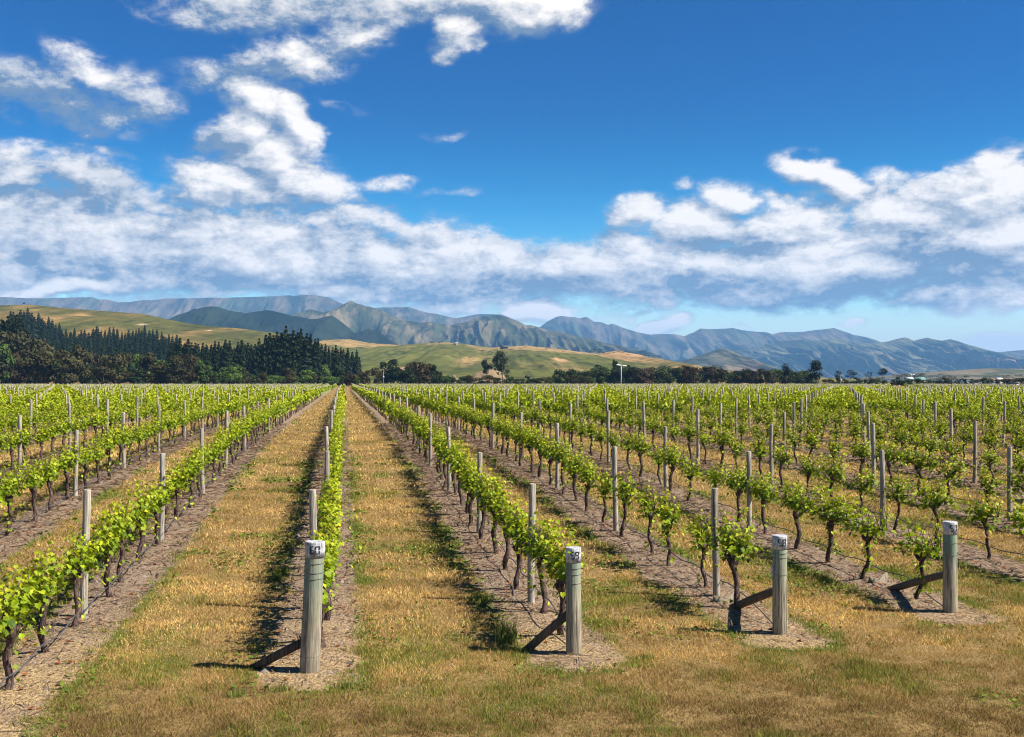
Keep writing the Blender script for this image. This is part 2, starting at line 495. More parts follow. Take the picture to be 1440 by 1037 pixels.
def ridge_mesh(name, pts, D, depth, colfn, mt, nx=420, ny=70, spur=12., seed=1, rough=.5, back=.35, power=1.2, carve=.35):
    """a range of hills: its crest runs at distance D with the heights of pts, spurs and gullies run down its front"""
    P = np.array(pts, float)
    px = np.linspace(P[0, 0], P[-1, 0], nx)
    H = np.interp(px, P[:, 0], (HY - P[:, 1]) / F * D)
    H = H + (fbm(px * .06, px * 0, seed + 50, 4) - .5) * rough * D / F * 3 * np.clip(H / (H.max() + 1e-6) * 3, 0, 1)
    t = np.concatenate([np.linspace(0, 1, ny), 1 + np.linspace(0, 1, 14)[1:]])
    tt, pp = np.meshgrid(t, px, indexing='ij')
    HH = np.broadcast_to(H, tt.shape)
    ft = np.clip(tt, 0, 1)
    wx = pp + 75 * (fbm(pp * .014, ft * 2.2, seed + 9, 4) - .5) * (1 - .6 * ft)
    n = ridged(wx / 720 * spur * 1.8, ft * .5 + 3, seed, 2, .45)
    n2 = ridged(wx / 720 * spur * 4.5 + ft * 3, ft * 1.1, seed + 4, 3, .55)
    va = .35 + 1.3 * fbm(pp * .013, ft * .8, seed + 19, 3)
    p = power * (1.0 + carve * 3.0 * va * (.62 - n) + carve * .9 * (.6 - n2))
    p = np.clip(p, .35, 4)
    z = HH * np.power(ft, p)
    z = np.where(tt > 1, HH * (1 - back * (tt - 1) ** 1.2), z)
    z = z + np.where(tt < 1, (fbm(pp * .16, ft * 5, seed + 30, 4) - .5) * HH * .07 * np.sin(math.pi * ft), 0)
    Z = D - depth * (1 - tt)
    X = (pp - 720) / F * D * (1 + 0 * tt)
    x = X * cy_ + Z * sy_; y = -X * sy_ + Z * cy_
    zz = EYE + z - 3.2 * (ft < .001) - .5
    gy_, gx_ = np.gradient(zz)
    cols = colfn(pp, ft, n, n2, zz)
    nyy = len(t)
    ii = (np.arange(nyy - 1)[:, None] * nx + np.arange(nx - 1)[None, :]).ravel()
    Fc = np.stack([ii, ii + 1, ii + nx + 1, ii + nx], 1)
    me = make_mesh(name, np.stack([x, y, zz], -1).reshape(-1, 3), [Fc], [mt], cols=cols.reshape(-1, 3), smooth=True)
    o = link(name, me)
    tag(o, kind='structure')
    return o


def lerp(a, b, f): return np.asarray(a) * (1 - f[..., None]) + np.asarray(b) * f[..., None]


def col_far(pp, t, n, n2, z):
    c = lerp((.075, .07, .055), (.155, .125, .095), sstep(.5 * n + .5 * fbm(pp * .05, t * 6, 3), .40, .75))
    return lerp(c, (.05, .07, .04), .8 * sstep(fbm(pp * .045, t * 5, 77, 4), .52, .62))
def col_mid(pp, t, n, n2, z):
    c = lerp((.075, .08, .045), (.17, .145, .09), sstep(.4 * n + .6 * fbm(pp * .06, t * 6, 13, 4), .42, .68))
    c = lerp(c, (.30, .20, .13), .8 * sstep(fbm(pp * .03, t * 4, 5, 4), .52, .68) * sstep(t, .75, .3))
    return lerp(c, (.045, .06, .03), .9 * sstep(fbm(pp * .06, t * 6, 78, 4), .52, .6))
def col_forest_cloud_shade(pp, t, n, n2, z):  # forest green, with the cloud shadow over this range darkened into it
    return lerp((.010, .018, .012), (.025, .038, .022), fbm(pp * .2, t * 14, 6, 4))
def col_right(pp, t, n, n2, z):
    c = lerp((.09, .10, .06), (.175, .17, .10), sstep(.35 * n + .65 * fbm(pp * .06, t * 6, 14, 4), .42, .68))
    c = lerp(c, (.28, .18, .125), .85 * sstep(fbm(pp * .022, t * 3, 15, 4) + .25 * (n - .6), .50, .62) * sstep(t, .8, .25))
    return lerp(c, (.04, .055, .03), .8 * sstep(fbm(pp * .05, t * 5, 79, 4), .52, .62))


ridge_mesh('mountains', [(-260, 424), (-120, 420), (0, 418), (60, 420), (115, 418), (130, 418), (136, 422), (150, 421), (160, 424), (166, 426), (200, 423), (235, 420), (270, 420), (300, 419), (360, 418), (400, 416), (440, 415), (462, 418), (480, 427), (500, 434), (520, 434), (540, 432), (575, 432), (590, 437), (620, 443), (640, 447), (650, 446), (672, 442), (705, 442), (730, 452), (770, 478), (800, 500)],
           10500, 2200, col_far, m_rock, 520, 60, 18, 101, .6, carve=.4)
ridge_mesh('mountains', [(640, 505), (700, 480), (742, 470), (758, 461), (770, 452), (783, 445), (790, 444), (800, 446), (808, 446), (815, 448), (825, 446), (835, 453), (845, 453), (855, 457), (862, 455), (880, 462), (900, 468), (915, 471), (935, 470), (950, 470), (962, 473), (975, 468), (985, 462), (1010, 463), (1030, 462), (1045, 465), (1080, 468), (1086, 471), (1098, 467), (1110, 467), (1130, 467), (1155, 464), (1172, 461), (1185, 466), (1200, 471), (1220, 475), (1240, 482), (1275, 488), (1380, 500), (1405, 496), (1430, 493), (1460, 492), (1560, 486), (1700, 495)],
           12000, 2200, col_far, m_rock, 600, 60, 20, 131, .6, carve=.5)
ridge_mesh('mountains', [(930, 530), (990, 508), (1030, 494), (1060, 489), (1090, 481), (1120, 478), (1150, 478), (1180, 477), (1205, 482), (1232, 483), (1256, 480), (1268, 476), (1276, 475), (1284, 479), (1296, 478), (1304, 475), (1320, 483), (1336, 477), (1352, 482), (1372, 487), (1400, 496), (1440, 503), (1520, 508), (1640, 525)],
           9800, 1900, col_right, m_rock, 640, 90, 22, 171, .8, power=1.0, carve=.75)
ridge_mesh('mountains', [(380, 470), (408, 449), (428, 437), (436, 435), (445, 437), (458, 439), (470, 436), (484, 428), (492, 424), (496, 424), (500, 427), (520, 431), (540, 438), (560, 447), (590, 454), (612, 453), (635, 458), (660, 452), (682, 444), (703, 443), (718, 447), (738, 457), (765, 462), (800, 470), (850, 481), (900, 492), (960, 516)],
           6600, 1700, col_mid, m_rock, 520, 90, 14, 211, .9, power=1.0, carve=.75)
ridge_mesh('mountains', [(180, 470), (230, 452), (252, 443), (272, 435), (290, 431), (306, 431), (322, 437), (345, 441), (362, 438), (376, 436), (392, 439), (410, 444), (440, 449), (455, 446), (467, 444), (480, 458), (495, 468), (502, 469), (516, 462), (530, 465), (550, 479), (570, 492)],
           4600, 1300, col_forest_cloud_shade, m_rock, 300, 50, 16, 251, .9)
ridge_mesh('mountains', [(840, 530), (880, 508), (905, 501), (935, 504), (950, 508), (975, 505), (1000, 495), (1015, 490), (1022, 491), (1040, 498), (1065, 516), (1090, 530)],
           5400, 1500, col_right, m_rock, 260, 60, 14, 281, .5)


def col_hill(pp, t, n, n2, z):
    dry = fbm(pp * .012, t * 3.2, 61, 4)
    c = lerp((.105, .100, .028), (.235, .155, .058), sstep(dry + .22 * (fbm(pp * .05, t * 9, 8, 3) - .5), .42, .62))
    c = lerp(c, (.075, .08, .022), .6 * sstep(fbm(pp * .02, t * 7, 62, 3), .52, .65))
    c = lerp(c, (.045, .055, .02), .75 * sstep(fbm(pp * .16, t * 26, 95, 3), .66, .72))
    def scar(x, tv, rx, rt, colr, c):
        rx, rt = rx * .7, rt * .5
        return lerp(c, colr, np.clip(1.3 * np.exp(-((pp - x) / rx) ** 2 - ((t - tv) / rt) ** 2), 0, 1))
    c = scar(234, .89, 5, .022, (.62, .46, .32), c); c = scar(316, .91, 5, .012, (.5, .38, .26), c); c = scar(149, .913, 16, .02, (.40, .25, .11), c)
    return c
def col_hill2(pp, t, n, n2, z):
    dry = fbm(pp * .016, t * 3.0, 71, 4) + .16 * sstep(pp, 700, 850) + .2 * sstep(t, .7, .95)
    c = lerp((.125, .128, .034), (.34, .235, .105), sstep(dry, .48, .66))
    c = lerp(c, (.085, .10, .026), .7 * sstep(fbm(pp * .02, t * 6, 72, 3), .50, .62) * sstep(t, .9, .5))
    c = lerp(c, (.46, .27, .14), .8 * sstep(pp, 820, 870) * sstep(t, .5, .8))
    c = lerp(c, (.045, .055, .02), .75 * sstep(fbm(pp * .16, t * 26, 95, 3), .66, .72))
    def scar(x, tv, rx, rt, colr, c):
        return lerp(c, colr, np.clip(1.5 * np.exp(-((pp - x) / rx) ** 2 - ((t - tv) / rt) ** 2), 0, 1))
    c = scar(766, .47, 6, .06, (.52, .32, .18), c); c = scar(640, .20, 10, .05, (.55, .36, .22), c)
    return c


HILL_A = [(-240, 424), (-100, 427), (0, 429), (40, 428), (80, 432), (130, 436), (200, 441), (250, 452), (290, 458), (330, 461), (380, 467), (420, 475), (450, 482), (500, 500), (540, 530)]
HILL_B = [(395, 530), (430, 486), (455, 478), (490, 477), (520, 482), (560, 485), (590, 483), (620, 481), (650, 483), (690, 489), (740, 486), (780, 490), (810, 494), (840, 497), (870, 493), (900, 499), (935, 512), (970, 531)]
DA, DEA, DB, DEB = 1500., 900., 1900., 1150.
ridge_mesh('hills', HILL_A, DA, DEA, col_hill, m_land, 320, 90, 5, 301, .3, power=1.25, carve=.10)
ridge_mesh('hills', HILL_B, DB, DEB, col_hill2, m_land, 320, 90, 7, 321, .3, power=1.15, carve=.16)
ridge_mesh('hills', [(1270, 533), (1330, 525), (1352, 523), (1372, 520), (1392, 518), (1440, 519), (1520, 517), (1600, 524)], 3000, 700, lambda a, b, c, d, e: lerp((.09, .095, .05), (.20, .16, .10), sstep(fbm(a * .03, b * 3, 91, 4), .4, .6)), m_land, 120, 30, 7, 341, .3)


def hill_z(px, Z, pts=HILL_A, D=DA, dep=DEA, power=1.25):
    P = np.array(pts, float)
    pc = 720 + (px - 720) * Z / D
    t = np.clip((Z - (D - dep)) / dep, 0, 1)
    return EYE + np.interp(pc, P[:, 0], (HY - P[:, 1]) / F * D) * t ** (power * 1.02) - .5


# bank of bare clay under the gum trees
m_clay, nt = mat('bare_clay')
oc = obj_co(nt)
f1 = nt.noise(oc, .35, 6, .65)
out(nt, principled(nt, nt.mix(f1, (.15, .11, .06), (.28, .20, .12)), .95, .05, f1, .8, .8))


def clay_bank(px0, px1, top, Z, seed):
    n, m = 30, 10
    V = []
    for i in range(n):
        for j in range(m):
            px = px0 + (px1 - px0) * i / (n - 1)
            t = j / (m - 1)
            hh = (HY - top) / F * Z + 2.2
            h = hh * math.sin(math.pi * i / (n - 1)) ** .6 * (1 - .45 * t * (.4 + vnoise(i * .35, seed))) * (.75 + .4 * float(fbm(i * .2, j * .3, seed)))
            ZZ = Z + (0 if t < .01 else 3 + 22 * t)
            x, y = px2uv(px, ZZ)
            V.append((x, y, float(ground_z(400)) - .4 + (0 if j == 0 else h)))
    Fc = [(i * m + j, (i + 1) * m + j, (i + 1) * m + j + 1, i * m + j + 1) for i in range(n - 1) for j in range(m - 1)]
    o = link('hills', MB().add(V, Fc).mesh('clay_bank', [m_clay], smooth=True))
    tag(o, kind='structure')


clay_bank(656, 716, 515, 640, 3)
clay_bank(632, 646, 526, 660, 5)

# ------------------------------------------------------------------ materials for plants and timber
def leafy(name, lum=1.0, trans=.35, rough=.5, spec=.16, tint=(1, 1, 1)):
    m, nt = mat(name)
    c = attr(nt, 'Col')
    c = nt.mix(1.0, c, tuple(lum * t for t in tint), 'MULTIPLY')
    p = nt.node('ShaderNodeBsdfPrincipled')
    nt.put(p.inputs['Base Color'], c); p.inputs['Roughness'].default_value = rough; p.inputs['Specular IOR Level'].default_value = spec
    t = nt.node('ShaderNodeBsdfTranslucent')
    nt.put(t.inputs[0], nt.mix(1.0, c, (1.25, 1.15, .5), 'MULTIPLY'))
    mx = nt.node('ShaderNodeMixShader')
    mx.inputs[0].default_value = trans
    nt.put(mx.inputs[1], p.outputs[0]); nt.put(mx.inputs[2], t.outputs[0])
    out(nt, mx.outputs[0])
    return m


m_leaf = leafy('vine_leaf', .96, .30)
m_grass = leafy('grass_blade', 1.0, .25, .8, .1)
m_tree = leafy('tree_leaf', 1.0, .15, .8, .1)
m_needle = leafy('pine_needle', .85, .05, .9, .05)

m_bark, nt = mat('vine_bark')
oc = obj_co(nt)
f1 = nt.noise(nt.mapping(oc, sc=(1, 1, .16)), 60, 5, .65, .6); f2 = nt.noise(oc, 9, 4, .6)
c = nt.mix(nt.smooth(f1, .35, .68), (.022, .014, .012), (.17, .115, .10))
c = nt.mix(nt.smooth(f2, .55, .8, 0, .6), c, (.24, .18, .15))
out(nt, principled(nt, c, .95, .1, f1, 1.0, .02))

m_trunk, nt = mat('tree_bark')
f1 = nt.noise(obj_co(nt), 3, 4, .6)
out(nt, principled(nt, nt.mix(f1, (.04, .03, .022), (.14, .11, .085)), .95, .05))


def timber(name, lo, hi, green=0., zsplit=None):
    m, nt = mat(name)
    oc = obj_co(nt)
    oi = nt.node('ShaderNodeObjectInfo').outputs['Random']
    sh = nt.vmath('ADD', oc, nt.vmath('SCALE', (5.3, 3.1, 7.7), oi))
    grain = nt.noise(nt.mapping(sh, sc=(1, 1, .045)), 58, 6, .68, .4)
    blot = nt.noise(nt.mapping(sh, sc=(1, 1, .4)), 6, 4, .6)
    crack = nt.noise(nt.mapping(sh, sc=(1, 1, .02)), 26, 3, .5, .3)
    c = nt.mix(nt.smooth(grain, .34, .64), lo, hi)
    c = nt.mix(nt.smooth(blot, .42, .75, 0, .55), c, tuple(x * .62 for x in lo))
    c = nt.mix(nt.smooth(crack, .37, .33, 0, .8), c, (.03, .025, .02))
    if green:
        z = nt.node('ShaderNodeSeparateXYZ'); nt.put(z.inputs[0], oc)
        g = nt.math('MULTIPLY', nt.smooth(z.outputs[2], .45, 1.05), nt.smooth(blot, .2, .7, .3, 1.0))
        c = nt.mix(nt.math('MULTIPLY', g, green), c, nt.mix(grain, (.065, .11, .08), (.25, .35, .25)))
        c = nt.mix(nt.smooth(z.outputs[2], .16, .0, 0, .45), c, (.16, .115, .075))
    c = nt.mix(nt.math('MULTIPLY', nt.math('SUBTRACT', oi, .3), .5, clamp=True), c, (.20, .175, .14))
    out(nt, principled(nt, c, .85, .2, nt.math('ADD', grain, crack), .6, .008))
    return m


m_endpost = timber('treated_pole', (.105, .092, .064), (.42, .365, .26), 1.0)
m_post = timber('weathered_post', (.13, .115, .095), (.44, .39, .32))
m_brace = timber('brace_timber', (.045, .032, .023), (.15, .11, .075))
m_block = timber('pale_offcut', (.14, .115, .085), (.28, .235, .18))

m_white, nt = mat('worn_white_paint')
oc = obj_co(nt)
f1 = nt.noise(nt.mapping(oc, sc=(1, 1, .12)), 55, 6, .7, .3); f2 = nt.noise(oc, 18, 4, .6)
c = nt.mix(nt.smooth(nt.math('ADD', f1, nt.math('MULTIPLY', f2, .5)), .60, .92), (.15, .16, .175), (.58, .58, .60))
out(nt, principled(nt, c, .7, .3, f1, .4, .004))
m_black, nt = mat('stencil_ink')
f1 = nt.noise(obj_co(nt), 70, 5, .7)
out(nt, principled(nt, nt.mix(nt.smooth(f1, .52, .72), (.012, .012, .014), (.22, .22, .24)), .7, .2))
m_wire, nt = mat('galvanised_wire')
out(nt, principled(nt, (.10, .09, .085), .6, .4))
m_hose, nt = mat('black_hose')
f1 = nt.noise(obj_co(nt), 4, 3)
out(nt, principled(nt, nt.mix(f1, (.03, .03, .034), (.10, .10, .105)), .55, .4))

# ------------------------------------------------------------------ grapevines
# outline of a five-lobed leaf, stalk at the origin, tip towards +y
_lo = np.array([(0, 0), (.16, -.12), (.40, -.06), (.34, .16), (.56, .30), (.36, .44), (.34, .66), (.16, .66), (0, 1.0)])
LEAF = np.concatenate([_lo, _lo[1:-1][::-1] * (-1, 1)])
LEAF = np.concatenate([[(0, .36)], LEAF])
LEAF3 = np.column_stack([LEAF, -.30 * (LEAF[:, 1] - .3) ** 2 + .34 * np.abs(LEAF[:, 0]) - .25 * LEAF[:, 0] ** 2])
_n = len(LEAF) - 1
LEAF_F = np.array([(0, 1 + i, 1 + (i + 1) % _n) for i in range(_n)])
QUAD3 = np.array([(-.42, .05, .12), (0, -.05, 0), (.42, .05, .12), (.38, .75, .05), (0, 1.0, -.12), (-.38, .75, .05)])
QUAD_F = np.array([(0, 1, 4, 5), (1, 2, 3, 4)])


def unit(a): return a / (np.linalg.norm(a, axis=-1, keepdims=True) + 1e-9)


def place_leaves(pos, nrm, tip, size, shape, faces):
    nrm = unit(nrm); a = unit(np.cross(tip, nrm)); b = np.cross(nrm, a)
    V = pos[:, None, :] + size[:, None, None] * (shape[None, :, 0:1] * a[:, None, :] + shape[None, :, 1:2] * b[:, None, :] + shape[None, :, 2:3] * nrm[:, None, :])
    Fc = faces[None] + (np.arange(len(pos)) * len(shape))[:, None, None]
    return V.reshape(-1, 3), Fc.reshape(-1, faces.shape[1])


def leaf_colours(r, young, k):
    """leaf age gives the colour: old blades deep green, young ones yellow-green, the newest bronzed"""
    old = np.array((.058, .115, .005)); mid = np.array((.215, .290, .010)); new = np.array((.43, .445, .018))
    y = np.clip(young + r.normal(0, .17, len(young)), 0, 1)[:, None]
    c = np.where(y < .5, old + (mid - old) * y * 2, mid + (new - mid) * (y * 2 - 1))
    br = (r.random(len(young)) < .035 * (young > .6))[:, None]
    c = np.where(br, (.33, .16, .04), c)
    c *= r.uniform(.8, 1.2, len(young))[:, None]
    return np.repeat(c, k, 0)


def vine_leaf_cloud(r, full, scale=1.0, density=1.0, size=(.050, .100), shape=LEAF3, faces=LEAF_F, head=.68, spread=1.0):
    P, N, S, Yg = [], [], [], []
    arm = .66 if full else r.uniform(.46, .66)
    ns = int((44 if full else 34) * density)
    for s in range(ns):
        y0 = r.uniform(-arm, arm)
        if not full: y0 = r.normal(0, .19) if r.random() < .56 else y0
        base = np.array([r.normal(0, .05 * spread), y0, head + r.normal(.0, .06) + (0.07 if full else .02)])
        L = r.uniform(.18, .60) * (1.0 if full else .92)
        d = np.array([r.normal(0, .26 * spread), r.normal(0, .28) + .2 * y0 / arm, 1.0])
        if r.random() < .15: d = np.array([r.normal(0, .8), r.normal(0, .5), r.uniform(-.5, .2)]); L *= .7
        d /= np.linalg.norm(d)
        nl = max(3, int(L / .048 * density ** .5))
        for k in range(nl):
            f = (k + .5) / nl
            p = base + d * L * f + np.array([0, 0, -.10 * f * f]) * (abs(d[0]) + abs(d[1]))
            az = r.uniform(0, 6.28); off = np.array([math.cos(az), math.sin(az), r.uniform(-.3, .5)])
            P.append(p + off * r.uniform(.02, .09)); N.append(off * .75 + np.array([r.normal(0, .3), r.normal(0, .3), .75]))
            S.append(r.uniform(*size) * (1.08 - .5 * f)); Yg.append(.16 + .62 * f + (.0 if full else .04))
    if r.random() < .6:                                     # leafy suckers low on the stem
        for k in range(int(r.integers(6, 20) * density)):
            z = r.uniform(.05, .6)
            az = r.uniform(0, 6.28); off = np.array([math.cos(az), math.sin(az), .1])
            P.append(np.array([0, 0, z]) + off * r.uniform(.04, .13)); N.append(off + np.array([0, 0, .6])); S.append(r.uniform(*size) * .75); Yg.append(r.uniform(.3, .7))
    P = np.array(P); N = np.array(N); S = np.array(S) * scale; Yg = np.array(Yg)
    tip = N * .4 + np.array([0, 0, -1.0]) + r.normal(0, .35, P.shape)
    V, Fc = place_leaves(P, N, tip, S, shape, faces)
    return V, Fc, leaf_colours(r, Yg, len(shape))


def vine_trunk(r, head=.68, k=9, n=12, fat=1.0):
    lean = r.normal(0, .11); lx = r.normal(0, .035)
    bow = r.normal(0, .06)
    t = np.linspace(0, 1, n)
    pts = np.stack([-lx * (1 - t) + .02 * np.sin(t * 9 + r.uniform(0, 6)), -lean * (1 - t) + bow * np.sin(t * math.pi) + .016 * np.sin(t * 12 + r.uniform(0, 6)), -.06 + (head + .06) * t], 1)
    rad = fat * (.036 + .012 * np.exp(-t * 9) + .024 * np.exp(-((t - .93) / .10) ** 2) + r.normal(0, .003, n))
    mb = MB().tube(pts, rad, k)
    for b in range(3):
        a = r.uniform(0, 6.28); z = r.uniform(.86, 1.0)
        q = pts[min(n - 1, int(z * (n - 1)))]
        mb.tube([q, q + .05 * np.array([math.cos(a), math.sin(a), .5]), q + .09 * np.array([math.cos(a), math.sin(a), .9])], fat * np.array([.026, .028, .016]), 6)
    return mb, pts[-1]


def vine_cordon(r, top, arm):
    mb = MB()
    for s in (-1, 1):
        y = np.linspace(0, arm * s, 7)
        pts = np.stack([top[0] + .012 * np.sin(y * 11 + r.uniform(0, 6)), top[1] * (1 - np.abs(y) / arm) + y, top[2] + .10 * (1 - np.exp(-np.abs(y) * 5)) + .012 * np.sin(y * 14)], 1)
        mb.tube(pts, np.linspace(.022, .008, 7), 6)
    for k in range(9):
        y0 = r.uniform(-arm, arm)
        b = np.array([top[0], y0, top[2] + .08])
        mb.tube([b, b + np.array([r.normal(0, .05), r.normal(0, .04), .18]), b + np.array([r.normal(0, .1), r.normal(0, .08), r.uniform(.3, .42)])], [.006, .005, .003], 4)
    return mb


VINES = {True: [], False: []}
for full in (True, False):
    for k in range(9):
        r = np.random.default_rng(500 + k + 100 * full)
        tm, top = vine_trunk(r, .68, fat=1.05 if full else .82)
        V, Fc, cc = vine_leaf_cloud(r, full, density=1.15 if full else 1.0)
        VINES[full].append((tm.mesh('vine_trunk', [m_bark], True),
                            vine_cordon(r, top, .66 if full else .45).mesh('vine_cordon', [m_bark], True),
                            make_mesh('vine_foliage', V, [Fc], [m_leaf], cols=cc)))


DENSE = []                                   # row 60 is leafier, its canopy trained to the right of its posts
for k in range(4):
    r = np.random.default_rng(760 + k)
    tm, top = vine_trunk(r, .68, fat=1.1)
    V, Fc, cc = vine_leaf_cloud(r, True, density=1.3, spread=.55)
    DENSE.append((tm.mesh('vine_trunk', [m_bark], True), vine_cordon(r, top, .66).mesh('vine_cordon', [m_bark], True), make_mesh('vine_foliage', V, [Fc], [m_leaf], cols=cc)))


def in_view(x, y, z, m=20):
    px, py, Z = to_px(x, y, z)
    return Z > 8 and -m < px < 1440 + m and py < 1060


BAY = 6.0
vine_spots, post_spots, far_vines, far_posts = [], [], [], []
for i in ROWS:
    u = row_u(i); ve = row_end(i)
    r = random.Random(1000 + i)
    k0 = math.ceil((ve + .6 - 14.65) / 1.5)
    v = 14.65 + 1.5 * k0
    while v < FIELD_END:
        vv = v + r.uniform(-.14, .14)
        if not (r.random() < .03 and v > 30):
            vine_spots.append((i, u + r.uniform(-.05, .05) + (.15 if i == 0 else 0), vv))
        v += 1.5
    j = math.ceil((ve + 1.2 - 15.35) / BAY)
    while 15.35 + BAY * j < FIELD_END:
        vv = 15.35 + BAY * j + r.uniform(-.1, .1)
        if not (i == 3 and j == 0): post_spots.append((i, u + r.uniform(-.03, .03), vv))
        j += 1


def cam_depth(x, y): return x * sy_ + y * cy_
vis = sorted([s for s in vine_spots if in_view(s[1], s[2], ground_z(s[2]) + .8)], key=lambda s: cam_depth(s[1], s[2]))
near_vines, rest_vines = vis[:300], vis[300:] + [s for s in vine_spots if in_view(s[1], s[2], ground_z(s[2]) + .8, 330) and not in_view(s[1], s[2], ground_z(s[2]) + .8)]
visp = sorted([s for s in post_spots if in_view(s[1], s[2], ground_z(s[2]) + 1.2)], key=lambda s: cam_depth(s[1], s[2]))
near_posts, rest_posts = visp[:300], visp[300:] + [s for s in post_spots if in_view(s[1], s[2], ground_z(s[2]) + 1.2, 330) and not in_view(s[1], s[2], ground_z(s[2]) + 1.2)]

ORD = 'first second third fourth fifth sixth seventh eighth ninth tenth eleventh twelfth thirteenth fourteenth fifteenth sixteenth seventeenth eighteenth nineteenth twentieth'.split()
def ordinal(n):
    if n <= 20: return ORD[n - 1]
    tens = {2: 'twenty', 3: 'thirty', 4: 'forty', 5: 'fifty', 6: 'sixty', 7: 'seventy', 8: 'eighty', 9: 'ninety'}
    if n < 100:
        t, o = divmod(n, 10)
        return tens[t] + ('-' + ORD[o - 1] if o else 'th') if o else {2: 'twentieth', 3: 'thirtieth', 4: 'fortieth', 5: 'fiftieth', 6: 'sixtieth', 7: 'seventieth', 8: 'eightieth', 9: 'ninetieth'}[t]
    return f'{n}th'
def row_phrase(i):
    if 0 <= i <= 3: return f'row behind post {60 - i}'
    if i < 0: return f'{ordinal(-i)} row left of post 60'
    return f'{ordinal(i - 3)} row right of post 57'


def by_row(spots):
    d = {}
    for s in sorted(spots, key=lambda s: s[2]): d.setdefault(s[0], []).append(s)
    return d


for i, lst in by_row(near_vines).items():
    r = random.Random(77 + i)
    for n, (i_, u, v) in enumerate(lst):
        full = (i <= 1) or (i == 2 and v > 24) or r.random() < .25
        tm, cm, fm = r.choice(DENSE if i == 0 else VINES[full])
        e = link('grapevine', None, None, (u, v, float(near_z(np.array(u), np.array(v)))), r.choice((0, math.pi)) + r.uniform(-.06, .06), r.uniform(.92, 1.08))
        tag(e, f'grapevine, {ordinal(n + 1)} from the near end of the {row_phrase(i)}', 'grapevine', 'grapevines trained along the rows')
        link('trunk', tm, e); link('cordon', cm, e); link('foliage', fm, e)

# the rest of the vineyard, past what one could count
def bulk_vines(spots, dens, size, trunks, seed, name, label, kmax=6):
    protos = []
    for k in range(kmax):
        r = np.random.default_rng(seed + k)
        V, Fc, cc = vine_leaf_cloud(r, k % 2 == 0 or k > 2, density=dens, size=size, shape=QUAD3, faces=QUAD_F)
        if trunks:
            tm, top = vine_trunk(r, .66, 5, 5)
            TV = np.concatenate(tm.V[:1]); TF = [f for f in tm.F[0] if len(f) == 4]
        else: TV, TF = np.zeros((0, 3)), []
        protos.append((V, Fc, cc, TV, np.array(TF).reshape(-1, 4)))
    r = np.random.default_rng(seed + 99)
    Vs, Fs, Cs, TVs, TFs = [], [], [], [], []
    nv = nt_ = 0
    for k, (i, u, v) in enumerate(spots):
        V, Fc, cc, TV, TF = protos[r.integers(kmax)]
        flip = r.choice((-1, 1)); sc = r.uniform(.98, 1.2)
        T = np.array([flip, flip, 1]) * sc
        o = np.array([u, v, ground_z(v)])
        Vs.append(V * T + o); Fs.append(Fc + nv); Cs.append(cc * r.uniform(.88, 1.12)); nv += len(V)
        if trunks: TVs.append(TV * T + o); TFs.append(TF + nt_); nt_ += len(TV)
    V = np.concatenate(Vs); Fc = np.concatenate(Fs); cc = np.concatenate(Cs)
    if trunks:
        fm = np.concatenate([np.zeros(len(Fc), int), np.ones(nt_ and len(np.concatenate(TFs)), int)])
        me = make_mesh(name, np.concatenate([V] + TVs), [np.concatenate([Fc] + [np.concatenate(TFs) + nv])], [m_leaf, m_bark], cols=np.concatenate([cc, np.full((nt_, 3), .05)]), fmat=fm)
    else: me = make_mesh(name, V, [Fc], [m_leaf], cols=cc)
    tag(link(name, me), label, 'vineyard', kind='stuff')


second = []          # a further block beyond the cross track and one on the right with rows of another bearing
for i in ROWS:
    v = 306
    while v < 430:
        second.append((i, row_u(i) + .8, v)); v += 1.5
ang = YAW + math.atan((1262 - 720) / F)
third, third_posts = [], []
for a in range(-60, 60):
    for b in range(0, 180):
        s_, t_ = a * 2.8, 190 + b * 1.5
        x = math.sin(ang) * t_ + math.cos(ang) * s_; y = math.cos(ang) * t_ - math.sin(ang) * s_
        px, py, Z = to_px(x, y, 1.5)
        if 1120 + (290 - Z) * .6 < px < 1500 and Z > 200 and abs(s_) > 2:
            third.append((0, x, y))
            if b % 4 == 0: third_posts.append((0, x, y))
def in_third(x, y):
    px, py, Z = to_px(x, y, 1.5)
    return 1110 + (290 - Z) * .6 < px and Z > 198
rest_vines = [s for s in rest_vines if not in_third(s[1], s[2])]
rest_posts = [s for s in rest_posts if not in_third(s[1], s[2])]
extra = [s for s in second if in_view(s[1], s[2], 1.5) and not in_third(s[1], s[2])] + third
zz = np.array([cam_depth(s[1], s[2]) for s in rest_vines])
A0 = [s for s, z in zip(rest_vines, zz) if z < 44]
A = [s for s, z in zip(rest_vines, zz) if 44 <= z < 85]
B = [s for s, z in zip(rest_vines, zz) if 85 <= z < 170]
D_ = [s for s, z in zip(rest_vines, zz) if z >= 170] + extra
allbulk = [(A0, 1.0, (.055, .105), True, 880), (A, .62, (.10, .16), True, 900), (B, .30, (.17, .26), True, 930), (D_, .16, (.26, .40), False, 960)]
for n, (sp, dn_, sz, tr, sd_) in enumerate(allbulk):
    bulk_vines(sp, dn_, sz, tr, sd_, 'vineyard_rows', ['vine rows running on past the edges of the separate vines', 'green vine rows of the middle of the vineyard beyond the separate vines', 'green vine rows of the far vineyard seen as low bands', 'farthest vine rows along the foot of the dark trees'][n])

